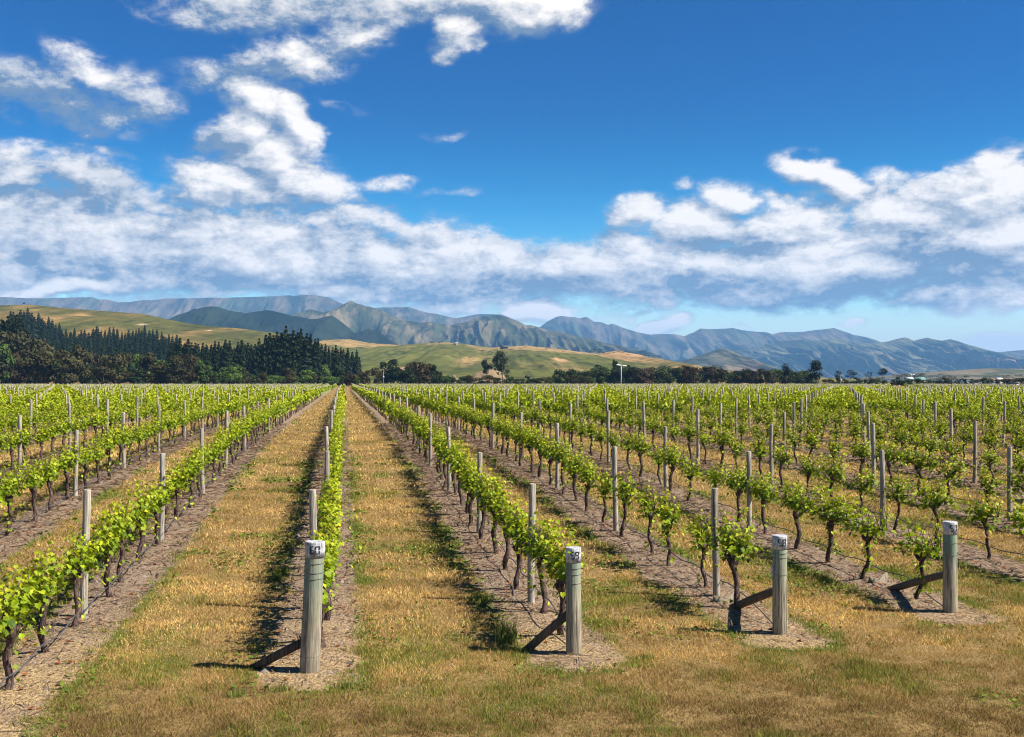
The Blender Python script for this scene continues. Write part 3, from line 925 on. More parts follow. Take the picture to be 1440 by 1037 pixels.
# ------------------------------------------------------------------ line posts
POSTS = []
for k in range(5):
    r = np.random.default_rng(40 + k)
    n = 7
    z = np.array([-.25, .0, .4, .8, 1.2, 1.585, 1.60]) * 1.0
    pts = np.stack([.008 * np.sin(z * 3 + k), .008 * np.cos(z * 2 + k), z], 1)
    rad = np.array([.053, .052, .051, .050, .049, .048, .043])
    POSTS.append(MB().tube(pts, rad, 14).mesh('line_post', [m_post], True))
for me in POSTS:
    # flat top
    for p in me.polygons:
        if len(p.vertices) > 4: p.use_smooth = False
for i, lst in by_row(near_posts).items():
    r = random.Random(177 + i)
    for n, (i_, u, v) in enumerate(lst):
        o = link('line_post', r.choice(POSTS), None, (u, v, float(ground_z(v))), r.uniform(0, 6.28), (1, 1, r.uniform(.97, 1.05)))
        o.rotation_euler = (r.gauss(0, .012), r.gauss(0, .012), r.uniform(0, 6.28))
        tag(o, f'slim grey post, {ordinal(n + 1)} from near end of the {row_phrase(i)}', 'post', 'slim timber posts along the vine rows')
mb = MB()
sq = [(-1, -1), (1, -1), (1, 1), (-1, 1)]
PV, PF = [], []
allp = rest_posts + [(i, row_u(i) + .8, v) for i in ROWS for v in np.arange(309, 430, 6.) if in_view(row_u(i), v, 1.5) and not in_third(row_u(i), v)] + third_posts
for k, (i, u, v) in enumerate(allp):
    g = float(ground_z(v)); w = .042; h = 1.54 + random.uniform(-.06, .1)
    PV.append([(u + a * w, v + b * w, g + z) for z in (-.1, h) for a, b in sq])
    PF.append(np.array([(4, 5, 6, 7), (0, 1, 5, 4), (1, 2, 6, 5), (2, 3, 7, 6), (3, 0, 4, 7)]) + 8 * k)
tag(link('vineyard_posts', make_mesh('vineyard_posts', np.concatenate(PV), [np.concatenate(PF)], [m_post])), 'distant grey posts dotting the far vine rows', 'posts', kind='stuff')

# ------------------------------------------------------------------ numbered end posts
SEG = {'a': ((0, 1), (1, 1)), 'b': ((1, 1), (1, .5)), 'c': ((1, .5), (1, 0)), 'd': ((0, 0), (1, 0)), 'e': ((0, .5), (0, 0)), 'f': ((0, 1), (0, .5)), 'g': ((0, .5), (1, .5))}
DIG = {'0': 'abcdef', '5': 'afgcd', '6': 'afgedc', '7': 'abc', '8': 'abcdefg', '9': 'abcdfg'}


def number_mesh(txt, rad, zc, h=.074, w=.040, sw=.011, gap=.018, a0=-math.pi / 2):
    """stencilled figures wrapped round the pole, facing out along the row"""
    mb = MB()
    tw = len(txt) * w + (len(txt) - 1) * gap
    for k, ch in enumerate(txt):
        x0 = -tw / 2 + k * (w + gap)
        for s in DIG[ch]:
            (ax, ay), (bx, by) = SEG[s]
            horiz = ay == by
            ax, bx = x0 + ax * w, x0 + bx * w
            ay, by = (ay - .5) * h, (by - .5) * h
            if horiz: X0, X1, Y0, Y1 = ax + .004, bx - .004, ay - sw / 2, ay + sw / 2
            else:
                X0, X1 = ax - sw * .62, ax + sw * .62
                Y0, Y1 = min(ay, by) + .0045, max(ay, by) - .0045
                if max(ay, by) > .4 * h: Y1 += .008
                if min(ay, by) < -.4 * h: Y0 -= .008
            n = 5
            V = []
            for q in range(n):
                x = X0 + (X1 - X0) * q / (n - 1)
                a = a0 + x / rad
                for yy in (Y0, Y1): V.append((math.cos(a) * rad, math.sin(a) * rad, zc + yy))
            mb.add(V, [(2 * q, 2 * q + 2, 2 * q + 3, 2 * q + 1) for q in range(n - 1)])
    return mb.mesh('number', [m_black])


def end_post(i, txt, rad, H, brace_len, brace_dx, lean, label, h_join=.5, bands=(.80, .93, 1.0)):
    u, v = row_u(i), row_end(i)
    g = float(ground_z(v))
    e = link('end_post', None, None, (u, v, g))
    tag(e, label, 'post', 'thick numbered posts at the row ends')
    r = np.random.default_rng(i + 3)
    z = np.array([-.4, 0, .3, .6, .9, H - .012, H])
    off = np.stack([lean[0] * z, lean[1] * z, z], 1)
    def at(zv): return np.array([lean[0] * zv, lean[1] * zv, zv])
    rr = rad * np.array([1.03, 1.03, 1.02, 1.0, .99, .975, .95])
    pole = MB().tube(off, rr, 28).mesh('pole', [m_endpost], True)
    for p in pole.polygons:
        if len(p.vertices) > 4: p.use_smooth = False
    link('pole', pole, e)
    band = .165
    zs = np.array([H - band, H - band * .5, H - .012, H + .003])
    mbw = MB().tube(np.stack([lean[0] * zs, lean[1] * zs, zs], 1), rad * np.array([.985, .98, .985, .955]) + .0035, 28)
    wb = mbw.mesh('white_cap', [m_white], True)
    for p in wb.polygons:
        if len(p.vertices) > 4: p.use_smooth = False
    link('white_cap', wb, e)
    c = at(H - band * .48)
    no = link('number', number_mesh(txt, rad * .985 + .0065, 0), e, tuple(c))
    no['label'] = f'black stencilled number {txt}'
    for b in bands:
        zb = H * b - .2 if b > .5 else b
        th = np.linspace(0, 2 * math.pi, 25)
        tl = r.normal(0, .05)
        ring = np.stack([np.cos(th) * (rad + .002) + lean[0] * zb, np.sin(th) * (rad + .002) + lean[1] * zb, zb + tl * rad * np.cos(th + 1)], 1)
        link('wire_band', MB().tube(ring, .0028, 5, cap=False).mesh('wire_band', [m_wire]), e)
    # square-sawn stay running back into the row
    a = np.array([lean[0] * h_join, rad * .8, h_join]); b = np.array([brace_dx, brace_len, -.02])
    d = b - a; d /= np.linalg.norm(d)
    s1 = np.cross(d, (0, 0, 1)); s1 /= np.linalg.norm(s1); s2 = np.cross(s1, d)
    w1, w2 = .034, .045
    mbb = MB()
    V = []
    for q in (a, (a + b) / 2 + s2 * .005, b): V += [q + s1 * w1 * x + s2 * w2 * y for x, y in ((-1, -1), (1, -1), (1, 1), (-1, 1))]
    Fc = [(3, 2, 1, 0), (8, 9, 10, 11)] + [(4 * k + j, 4 * k + (j + 1) % 4, 4 * k + 4 + (j + 1) % 4, 4 * k + 4 + j) for k in (0, 1) for j in range(4)]
    link('brace', mbb.add(V, Fc).mesh('brace', [m_brace]), e)
    return e


end_post(0, '60', .102, 1.40, .30, -.66, (.045, .01), 'thickest numbered post, leaning slightly, stencilled 60 on its white top', .36, (.86, .92, .98, .2))
end_post(1, '59', .086, 1.22, .36, -.50, (.0, .02), 'pale grey numbered post stencilled 59 with two vines behind it', .5, (.84, .92, .97))
p58 = end_post(2, '58', .088, 1.22, 1.75, .0, (.0, .01), 'numbered post stencilled 58 with a long stay and a white tag on its side', .55, (.78, .95, .99))
end_post(3, '57', .092, 1.22, 1.75, .0, (.005, .01), 'greenish numbered post stencilled 57, farthest right of the thick posts', .52, (.80, .93))
link('insulator', MB().tube([(-.095, .0, .70), (-.098, 0, .72), (-.098, 0, .83), (-.095, 0, .85)], [.012, .02, .02, .012], 8).mesh('insulator', [m_white]), p58)

# ------------------------------------------------------------------ drip hoses, wires, small timber
for i in range(-4, 7):
    r = np.random.default_rng(600 + i)
    u = row_u(i); v0 = row_end(i) + .25
    v = np.arange(v0, 64, .25)
    ph = r.uniform(0, 6)
    hgt = .24 + .025 * np.sin(v * 2 * math.pi / 1.5 + ph) + .06 * (fbm(v * .4, v * 0, 60 + i, 3) - .5)
    if i < 0: hgt = hgt - .06
    hgt = np.where(v < v0 + 1.0, .04 + (hgt - .04) * (v - v0), hgt)
    x = u + .05 * np.where(i >= 0, 1, 1) + .03 * (fbm(v * .5, v * 0, 70 + i, 3) - .5)
    o = link('drip_hose', MB().tube(np.stack([x, v, ground_z(v) + hgt], 1), .0085, 6).mesh('drip_hose', [m_hose], True))
    tag(o, f'black drip hose sagging from trunk to trunk in the {row_phrase(i)}', 'hose', 'drip hoses along the vine rows')
    mb = MB()
    for hz in (.78, 1.12):
        vv = np.arange(row_end(i), 60, 3.)
        mb.tube(np.stack([np.full_like(vv, u - .055), vv, ground_z(vv) + hz], 1), .0022, 4)
    o = link('trellis_wires', mb.mesh('trellis_wires', [m_wire]))
    tag(o, f'thin trellis wires strung along the {row_phrase(i)}', 'wires', 'trellis wires')


def offcut(u, v, rz, label):
    mb = MB()
    z = float(ground_z(v))
    V = [(-.16, -.05, 0), (.16, -.05, 0), (.17, .05, 0), (-.17, .05, 0), (-.15, -.02, .10), (.02, -.03, .04), (.17, -.02, .15), (.02, .03, .05), (-.15, .03, .10), (.17, .03, .15)]
    mb.add(V, [(3, 2, 1, 0), (0, 1, 5), (0, 5, 4), (1, 6, 5), (3, 8, 7), (3, 7, 2), (2, 7, 9), (4, 5, 7, 8), (5, 6, 9, 7), (0, 4, 8, 3), (1, 2, 9, 6)])
    o = link('timber_wedge', mb.mesh('timber_wedge', [m_block]), None, (u, v, z + .01), rz)
    tag(o, label, 'timber', 'pale timber wedges at post feet')
offcut(5.24, 14.98, .1, 'pale timber wedge at the foot of the slim post behind the post numbered 58')
offcut(8.02, 16.0, .3, 'pale timber wedge beside a vine trunk behind the post numbered 57')

# ------------------------------------------------------------------ grass, weeds, litter
def sample_wedge(z0, z1, n, margin=1.42):
    n = int(n * 1.27)
    Z = np.sqrt(rng.uniform(z0 * z0, z1 * z1, n))
    px = 720 + rng.uniform(-720, 720, n) * margin
    X = (px - 720) / F * Z
    return X * cy_ + Z * sy_, -X * sy_ + Z * cy_, Z


GV, GC = [], []
for z0, z1, n, ln, wd in ((8.8, 13, 480000, .048, .0042), (13, 18, 340000, .054, .0055), (18, 28, 340000, .065, .009), (28, 50, 260000, .08, .016), (50, 90, 150000, .10, .03), (90, 180, 150000, .10, .06)):
    x, y, Z = sample_wedge(z0, z1, n); n = len(x)
    rd_ = row_dist(x, y) + .50 * (fbm(x * 2.6, y * 2.6, 33, 4) - .5) + .25 * (fbm(x * .9, y * .9, 34, 2) - .5)
    clump = fbm(x * 5, y * 5, 81, 2)
    keep = (rd_ > .53 + rng.normal(0, .09, n)) & (clump + rng.uniform(0, .45, n) > .52)
    x, y = x[keep], y[keep]; n = len(x)
    g = greenness(x, y)
    isg = rng.random(n) < np.clip(g * 1.15 - .10, .02, .95)
    L = ln * rng.uniform(.45, 1.35, n) * (.35 + 1.3 * fbm(x * 3, y * 3, 83, 2)) * np.where(isg, 1.1, 1.0)
    az = rng.uniform(0, 6.283, n); lean = np.where(isg, rng.uniform(.2, 1.0, n), rng.uniform(.4, 1.5, n))
    p = np.stack([x, y, near_z(x, y) - .008], 1)
    d = np.stack([np.cos(az) * np.sin(lean), np.sin(az) * np.sin(lean), np.cos(lean)], 1)
    az2 = rng.uniform(0, 6.283, n)
    w = np.stack([np.cos(az2), np.sin(az2), np.zeros(n)], 1) * (wd * rng.uniform(.6, 1.3, n))[:, None]
    GV.append(np.stack([p - w, p + w, p + d * L[:, None]], 1).reshape(-1, 3))
    t = rng.random(n)[:, None]; t2 = rng.random(n)[:, None]
    patch = fbm(x * 1.3, y * 1.3, 85, 3)[:, None]
    dry = np.array((.72, .505, .205)) * t + np.array((.26, .145, .050)) * (1 - t)
    dry = dry * (.30 + 1.35 * patch) * np.where(rng.random((n, 1)) < .08, 1.35, 1.0)
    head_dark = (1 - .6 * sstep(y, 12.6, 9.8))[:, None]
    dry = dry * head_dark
    fresh = np.array((.27, .30, .042)) * t + np.array((.055, .10, .014)) * (1 - t)
    fresh = np.where(t2 < .3, fresh * .6 + dry * .4, fresh)
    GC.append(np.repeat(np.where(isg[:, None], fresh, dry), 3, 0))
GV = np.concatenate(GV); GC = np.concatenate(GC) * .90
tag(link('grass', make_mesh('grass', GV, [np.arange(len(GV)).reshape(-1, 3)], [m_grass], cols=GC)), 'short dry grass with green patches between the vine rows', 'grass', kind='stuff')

# broad-leaved weeds along the edges of the bare strips
x, y, Z = sample_wedge(8.8, 34, 90000)
rd_ = row_dist(x, y)
wp = fbm(x * .9, y * .8, 25, 3)
keep = (wp > .57) & (rd_ > .42) & (rd_ < .9) & (rng.random(len(x)) < .45)
keep |= (fbm(x * .6, y * .6, 26, 3) > .70) & (rd_ > .5) & (rng.random(len(x)) < .6)
x, y, Z = x[keep], y[keep], Z[keep]; n = len(x)
P = np.stack([x, y, near_z(x, y) + rng.uniform(.005, .05, n)], 1)
N = np.stack([rng.normal(0, .5, n), rng.normal(0, .5, n), np.ones(n)], 1)
T = rng.normal(0, 1, (n, 3)); T[:, 2] *= .3
V, Fc = place_leaves(P, N, T, rng.uniform(.02, .05, n) * np.clip(Z / 14, 1, 2), QUAD3, QUAD_F)
cc = np.repeat(np.array((.06, .10, .014)) + rng.random((n, 1)) * np.array((.11, .13, .02)), len(QUAD3), 0)
tag(link('weeds', make_mesh('weeds', V, [Fc], [m_grass], cols=cc)), 'low green weeds fringing the bare strips under the vines', 'weeds', kind='stuff')

# straw, twigs and dead leaves on the bare strips
x, y, Z = sample_wedge(8.8, 60, 260000)
n0 = len(x)
near_w = np.clip(12 / Z, 0, 1)
rd_ = row_dist(x, y)
keep = (rd_ < .52) & (rng.random(n0) < np.clip(1.25 - Z / 60, .2, 1))
x, y, Z = x[keep], y[keep], Z[keep]; n = len(x)
kind_ = rng.random(n)
straw = kind_ < np.where(y < 14.5, .86, .55)
az = rng.normal(math.pi / 2, .9, n)
L = np.where(straw, rng.uniform(.03, .15, n), rng.uniform(.04, .26, n)) * np.clip(Z / 16, 1, 2.2); wd = np.where(straw, .0027, .0056) * np.clip(Z / 12, 1, 4)
stick = rng.random(n) < .012
L = np.where(stick, rng.uniform(.25, .55, n), L); wd = np.where(stick, .007, wd); straw = straw & ~stick
leafb = (rng.random(n) < .05) & ~stick
L = np.where(leafb, .05, L); wd = np.where(leafb, .02, wd)
z = near_z(x, y) + rng.uniform(.004, .032, n)
d = np.stack([np.cos(az), np.sin(az), rng.normal(0, .12, n)], 1) * (L / 2)[:, None]
w = np.stack([-np.sin(az), np.cos(az), rng.normal(0, .3, n)], 1) * wd[:, None]
p = np.stack([x, y, z], 1)
V = np.stack([p - d - w, p - d + w, p + d + w, p + d - w], 1).reshape(-1, 3)
t = rng.random((n, 1))
endy = sstep(y, 17, 12)[:, None]
cs = (np.array((.30, .22, .14)) + endy * np.array((.22, .17, .03))) * (.45 + .75 * t); ct = np.array((.075, .05, .04)) + t * np.array((.22, .15, .11)); cl = np.array((.30, .09, .03)) * (.4 + .8 * t)
cc = np.where(leafb[:, None], cl, np.where(straw[:, None], cs, ct)) * .80
tag(link('straw_litter', make_mesh('straw_litter', V, [np.arange(4 * n).reshape(-1, 4)], [m_grass], cols=np.repeat(cc, 4, 0))), 'straw, twigs and dead leaves littering the bare strips', 'litter', kind='stuff')

# pebbles
x, y, Z = sample_wedge(9, 55, 60000)
keep = (row_dist(x, y) < .5) & (fbm(x * .5, y * .3, 95, 3) + .10 * sstep(x, 6, 12) > .49)
x, y, Z = x[keep][:9000], y[keep][:9000], Z[keep][:9000]; n = len(x)
OCT = np.array([(1, 0, 0), (.3, .9, 0), (-.8, .55, 0), (-.7, -.6, 0), (.35, -.9, 0), (.1, 0, .75), (-.2, .1, .7)])
OF = np.array([(0, 1, 5), (1, 2, 6), (1, 6, 5), (2, 3, 6), (3, 4, 5), (3, 5, 6), (4, 0, 5)])
sz = rng.uniform(.010, .032, n) * np.where(rng.random(n) < .06, 2.2, 1)
az = rng.uniform(0, 6.28, n)
V = OCT[None] * (sz[:, None, None] * rng.uniform(.7, 1.3, (n, 1, 3)))
V = np.stack([V[..., 0] * np.cos(az)[:, None] - V[..., 1] * np.sin(az)[:, None], V[..., 0] * np.sin(az)[:, None] + V[..., 1] * np.cos(az)[:, None], V[..., 2]], -1) + np.stack([x, y, near_z(x, y)], 1)[:, None]
Fc = (OF[None] + (np.arange(n) * 7)[:, None, None]).reshape(-1, 3)
cc = np.repeat((np.array((.30, .26, .23)) * (1 - (q_ := rng.random((n, 1)))) + np.array((.22, .15, .10)) * q_) * rng.uniform(.35, 1.2, (n, 1)), 7, 0)
tag(link('pebbles', make_mesh('pebbles', V.reshape(-1, 3), [Fc], [m_grass], cols=cc)), 'grey pebbles scattered over the bare strips', 'pebbles', kind='stuff')

# a few standing tufts
def tuft(u, v, n, ln, label, seed):
    r = np.random.default_rng(seed)
    az = r.uniform(0, 6.28, n); le = np.abs(r.normal(0, .42, n)); L = ln * r.uniform(.5, 1.1, n)
    p = np.stack([r.normal(0, .05, n), r.normal(0, .05, n), np.full(n, -.02)], 1)
    d1 = np.stack([np.cos(az) * np.sin(le * .5), np.sin(az) * np.sin(le * .5), np.cos(le * .5)], 1); d2 = np.stack([np.cos(az) * np.sin(le * 1.3), np.sin(az) * np.sin(le * 1.3), np.cos(le * 1.3)], 1)
    w = np.stack([-np.sin(az), np.cos(az), 0 * az], 1) * .004
    m_ = p + d1 * (L * .55)[:, None]; t_ = m_ + d2 * (L * .5)[:, None]
    V = np.stack([p - w, p + w, m_ + w * .8, m_ - w * .8, t_], 1).reshape(-1, 3)
    k = np.arange(n)[:, None] * 5
    me = make_mesh('grass_tuft', V, [k + np.array([[0, 1, 2, 3]]), k + np.array([[3, 2, 4]])], [m_grass], cols=np.repeat(np.array((.07, .11, .02)) + r.random((n, 1)) * np.array((.20, .17, .05)), 5, 0))
    tag(link('grass_tuft' if ln > .2 else 'weed_tuft', me, None, (u, v, float(near_z(np.array(u), np.array(v))))), label, 'grass tuft', 'grass and weed tufts near the posts')
tuft(-1.02, 11.35, 120, .11, 'low green weed tuft left of the thickest numbered post', 2)
tuft(-.62, 11.45, 90, .09, 'small green weed tuft just in front of the thickest numbered post', 3)
tuft(.02, 11.5, 110, .10, 'low green weed tuft right of the thickest numbered post', 4)
tuft(3.35, 12.2, 110, .10, 'low green weed tuft in front of the post stencilled 59', 5)
tuft(1.93, 13.2, 160, .34, 'tall green grass tuft beside the stay of the post numbered 59', 1)

# ------------------------------------------------------------------ trees
def crown(r, h, wdt, n, size, colr, lobes=9, bottom=.12, shape='round'):
    """leaf sprays gathered in lobes through the crown's volume"""
    Lc = []
    for k in range(lobes):
        t = r.uniform(0, 1)
        zc = bottom + (1 - bottom) * (.15 + .75 * t)
        if shape == 'round': rad = math.sqrt(max(.05, 1 - (2 * (zc - bottom) / (1 - bottom) - 1) ** 2 * .9)) * .5
        elif shape == 'cone': rad = .5 * (1 - t) + .06
        else: rad = .36 * (1 - abs(t - .5) * .8)
        a = r.uniform(0, 6.28); q = rad * r.uniform(.25, .85)
        Lc.append((math.cos(a) * q * wdt, math.sin(a) * q * wdt, zc * h, r.uniform(.16, .30)))
    Lc = np.array(Lc)
    k = r.integers(0, lobes, n)
    d = unit(r.normal(0, 1, (n, 3)))
    rad = (Lc[k, 3] * (r.uniform(.35, 1.0, n) ** .45))[:, None]
    P = Lc[k, :3] + d * rad * np.array([wdt, wdt, h * .55 if shape != 'cone' else h * .5])
    P[:, 2] = np.clip(P[:, 2], .02 * h, h)
    N = d + r.normal(0, .5, (n, 3)) + np.array([0, 0, .5])
    T = r.normal(0, 1, (n, 3)); T[:, 2] -= .4
    V, Fc = place_leaves(P, N, T, size * r.uniform(.6, 1.3, n), QUAD3, QUAD_F)
    tone = r.uniform(.65, 1.35, lobes)[k][:, None] * r.uniform(.75, 1.25, (n, 1))
    return V, Fc, np.repeat(np.array(colr) * tone, len(QUAD3), 0)


def pine_mesh(r, h, wdt, n, size, colr):
    t = r.random(n) ** 1.25
    whorl = np.round(t * 13) / 13 + r.normal(0, .012, n)
    whorl = np.clip(whorl, 0, 1)
    az = r.uniform(0, 6.28, n)
    arms = .75 + .35 * np.cos(az * 3 + whorl * 40) * r.uniform(.6, 1)
    rad = wdt / 2 * (1.02 - whorl) ** .8 * np.sqrt(r.random(n)) * arms + .006
    P = np.stack([np.cos(az) * rad, np.sin(az) * rad, h * (.03 + .97 * whorl) + rad * .12], 1)
    outd = np.stack([np.cos(az), np.sin(az), np.full(n, .55)], 1)
    N = np.stack([np.cos(az) * 1.0, np.sin(az) * 1.0, np.full(n, .45)], 1) + r.normal(0, .45, (n, 3))
    tipd = np.stack([np.cos(az) * .3, np.sin(az) * .3, np.full(n, .8)], 1) + r.normal(0, .25, (n, 3))
    V, Fc = place_leaves(P, N, tipd, size * r.uniform(.6, 1.2, n) * (1.15 - .75 * whorl), QUAD3 * np.array([.75, 1.3, 1]), QUAD_F)
    return V, Fc, np.repeat(np.array(colr) * r.uniform(.6, 1.4, (n, 1)), len(QUAD3), 0)


def trunk_mesh(h, r0, seed=0, limbs=4):
    r = np.random.default_rng(seed)
    z = np.linspace(-.5, h, 6)
    mb = MB().tube(np.stack([.1 * np.sin(z * .5 + seed), .1 * np.cos(z * .4 + seed), z], 1), np.linspace(r0, r0 * .35, 6), 7)
    for k in range(limbs):
        a = r.uniform(0, 6.28); z0 = h * r.uniform(.4, .9); L = h * r.uniform(.25, .45)
        mb.tube([(0, 0, z0), (math.cos(a) * L * .5, math.sin(a) * L * .5, z0 + L * .4), (math.cos(a) * L, math.sin(a) * L, z0 + L * .7)], [r0 * .4, r0 * .28, r0 * .1], 5)
    return mb.mesh('trunk', [m_trunk], True)


TRUNKS = [trunk_mesh(.62, .022, k) for k in range(3)]           # unit height, scaled with the tree
TRUNK_PINE = trunk_mesh(.5, .007, 9, 0)


def proto_crown(seed, colr, n=1300, wdt=.9, size=.062, lobes=12, bottom=.08, shape='round'):
    r = np.random.default_rng(seed)
    V, Fc, cc = crown(r, 1.0, wdt, n, size, colr, lobes, bottom, shape)
    return make_mesh('crown', V, [Fc], [m_tree], cols=cc)


PAL = {'brown': (.045, .043, .017), 'dark green': (.020, .034, .012), 'mid green': (.045, .070, .018), 'bright green': (.075, .125, .026), 'maroon': (.046, .034, .017), 'olive': (.055, .052, .020)}
CROWNS = {k: [proto_crown(700 + 10 * n + j, c, wdt=(.85, 1.1, .7)[j]) for j in range(3)] for n, (k, c) in enumerate(PAL.items())}
PINES = []
for k in range(5):
    r = np.random.default_rng(800 + k)
    V, Fc, cc = pine_mesh(r, 1.0, r.uniform(.30, .46), 1700, .065, (.026, .040, .017))
    PINES.append(make_mesh('crown', V, [Fc], [m_needle], cols=cc))
rt = random.Random(5)


def tree(name, crown_me, trunk_me, px, Z, top, zbase, label, cat='tree', group=None, wscale=1.0):
    x, y = px2uv(px, Z)
    h = EYE + (HY - top) / F * Z - zbase
    e = link(name, None, None, (x, y, zbase), rt.uniform(0, 6.28), (h * wscale, h * wscale, h))
    tag(e, label, cat, group)
    link('crown', crown_me, e)
    if trunk_me: link('trunk', trunk_me, e)
    return e


GZF = float(ground_z(400))
# the pine wood on the left: each tree stands where its top meets the sky line of the wood
SIL = np.array([(-60, 446), (-20, 446), (0, 448), (15, 443), (28, 438), (40, 434), (52, 440), (62, 444), (72, 452), (80, 456), (90, 460), (100, 463), (125, 462), (150, 460), (165, 465), (175, 466), (190, 462), (203, 461), (225, 464), (240, 470), (262, 478), (285, 480), (330, 485), (358, 481), (372, 476), (385, 471), (395, 465), (402, 463), (412, 466), (425, 468), (440, 475), (455, 482), (470, 487), (490, 490), (503, 497), (510, 512)], float)
n_p = 0
for layer, (drop, step, hh) in enumerate([(0, 5.2, 21), (8, 6.2, 19), (17, 7.2, 17), (27, 9.5, 15)]):
    px = -50
    while px < 508:
        top = float(np.interp(px, SIL[:, 0], SIL[:, 1])) + drop + (rt.uniform(-4, 9) if layer == 0 else rt.uniform(-4, 8))
        best = None
        for Z in np.arange(575, 1100, 12):
            zb = float(max(hill_z(px, Z), GZF)) if px < 470 else GZF
            h = EYE + (HY - top) / F * Z - zb
            s = abs(h - hh - 12 * sstep(px, 90, 20)) + (Z - 575) * .004
            if best is None or s < best[0]: best = (s, Z, zb)
        if top < 528:
            tree('pine_tree', rt.choice(PINES), TRUNK_PINE, px, best[1], top, best[2] - .3, 'tall dark pine in the dense wood below the grassy hill', 'pine tree', 'pines of the dark wood', rt.uniform(.85, 1.25))
            n_p += 1
        px += step * rt.uniform(.7, 1.3)

# broadleaved trees in front of the pines: column, top, width factor, colour
def belt(lst, Zr, where, group):
    for px, top, w, colr in lst:
        k = rt.choice(CROWNS[colr])
        Z = rt.uniform(*Zr)
        h = EYE + (HY - top) / F * Z - GZF
        ws = w / (h * F / Z * .95)
        tree('broadleaf_tree', k, rt.choice(TRUNKS), px, Z, top, GZF - .2, f'{colr} broadleaf tree {where}', 'tree', group, ws)


LEFT = [(-12, 482, 60, 'brown'), (14, 468, 60, 'brown'), (36, 468, 55, 'brown'), (58, 474, 50, 'olive'), (4, 484, 34, 'bright green'), (-4, 508, 40, 'bright green'), (26, 490, 48, 'maroon'), (50, 492, 60, 'brown'), (74, 481, 44, 'mid green'), (92, 490, 46, 'olive'), (112, 486, 44, 'brown'), (126, 488, 40, 'maroon'), (142, 496, 40, 'brown'), (160, 498, 40, 'olive'), (163, 497, 20, 'bright green'), (182, 496, 38, 'brown'), (194, 498, 28, 'bright green'), (214, 492, 40, 'brown'), (228, 500, 30, 'bright green'), (244, 500, 30, 'brown'), (262, 498, 34, 'maroon'), (274, 500, 34, 'bright green'), (285, 508, 30, 'mid green'),
        (60, 512, 60, 'maroon'), (92, 514, 50, 'brown'), (118, 512, 44, 'dark green'), (144, 514, 42, 'olive'), (170, 512, 42, 'brown'), (198, 516, 44, 'dark green'), (226, 512, 44, 'olive'), (250, 516, 40, 'brown'), (24, 516, 50, 'dark green'),
        (334, 505, 36, 'mid green'), (322, 511, 26, 'bright green'), (405, 516, 26, 'olive'), (430, 516, 26, 'bright green'), (462, 511, 28, 'bright green'), (478, 515, 24, 'dark green'), (492, 520, 22, 'maroon'), (512, 516, 24, 'maroon'), (528, 516, 22, 'olive'), (544, 508, 30, 'dark green'), (556, 504, 34, 'dark green'), (575, 507, 30, 'maroon'), (592, 510, 28, 'maroon'), (607, 510, 26, 'dark green'), (608, 516, 26, 'brown'), (618, 521, 22, 'dark green'), (568, 516, 34, 'dark green')]
POS_WORDS = {}
belt(LEFT, (470, 545), 'at the edge of the vineyard before the pine wood', 'broadleaf trees before the pine wood')
RIGHT = []
rr_ = random.Random(12)
px = 806
while px < 1150:
    top = float(np.interp(px, [800, 830, 860, 900, 960, 1020, 1060, 1100, 1150], [527, 519, 512, 516, 516, 516, 518, 519, 522])) + rr_.uniform(-2.5, 3.5)
    c_ = rr_.choice(['dark green', 'mid green', 'dark green', 'mid green'] if px < 892 else ['maroon', 'brown', 'maroon', 'dark green', 'mid green'] if px < 1060 else ['mid green', 'dark green', 'brown'])
    RIGHT.append((px, top, rr_.uniform(20, 32), c_))
    px += rr_.uniform(6, 11)
RIGHT += [(872, 508, 26, 'mid green'), (884, 510, 26, 'mid green'), (866, 504, 14, 'dark green'), (846, 512, 26, 'dark green')]
belt(RIGHT, (560, 620), 'in the tree belt under the distant mountains', 'broadleaf trees of the right-hand belt')
# scrub along the far edge
SCRUB = []
px = 262
while px < 505:
    SCRUB.append((px, rr_.uniform(521, 529), rr_.uniform(14, 24), rr_.choice(['mid green', 'bright green', 'bright green', 'olive']))); px += rr_.uniform(8, 13)
px = 625
while px < 830:
    SCRUB.append((px, rr_.uniform(527, 533), rr_.uniform(12, 20), rr_.choice(['dark green', 'olive', 'mid green', 'brown']))); px += rr_.uniform(6, 10)
for px in (790, 800, 812, 822): SCRUB.append((px, rr_.uniform(516, 523), 20, 'dark green'))
px = 1160
while px < 1450:
    SCRUB.append((px, rr_.uniform(530, 535), rr_.uniform(10, 18), rr_.choice(['dark green', 'olive', 'mid green']))); px += rr_.uniform(7, 12)
for px, top, w, colr in SCRUB:
    Z = rr_.uniform(470, 540)
    h = EYE + (HY - top) / F * Z - GZF
    tree('bush', rr_.choice(CROWNS[colr]), None, px, Z, top, GZF - .1, f'low {colr} bush in the scrub along the far edge of the vineyard', 'bush', 'bushes along the far edge', w / (h * F / Z))

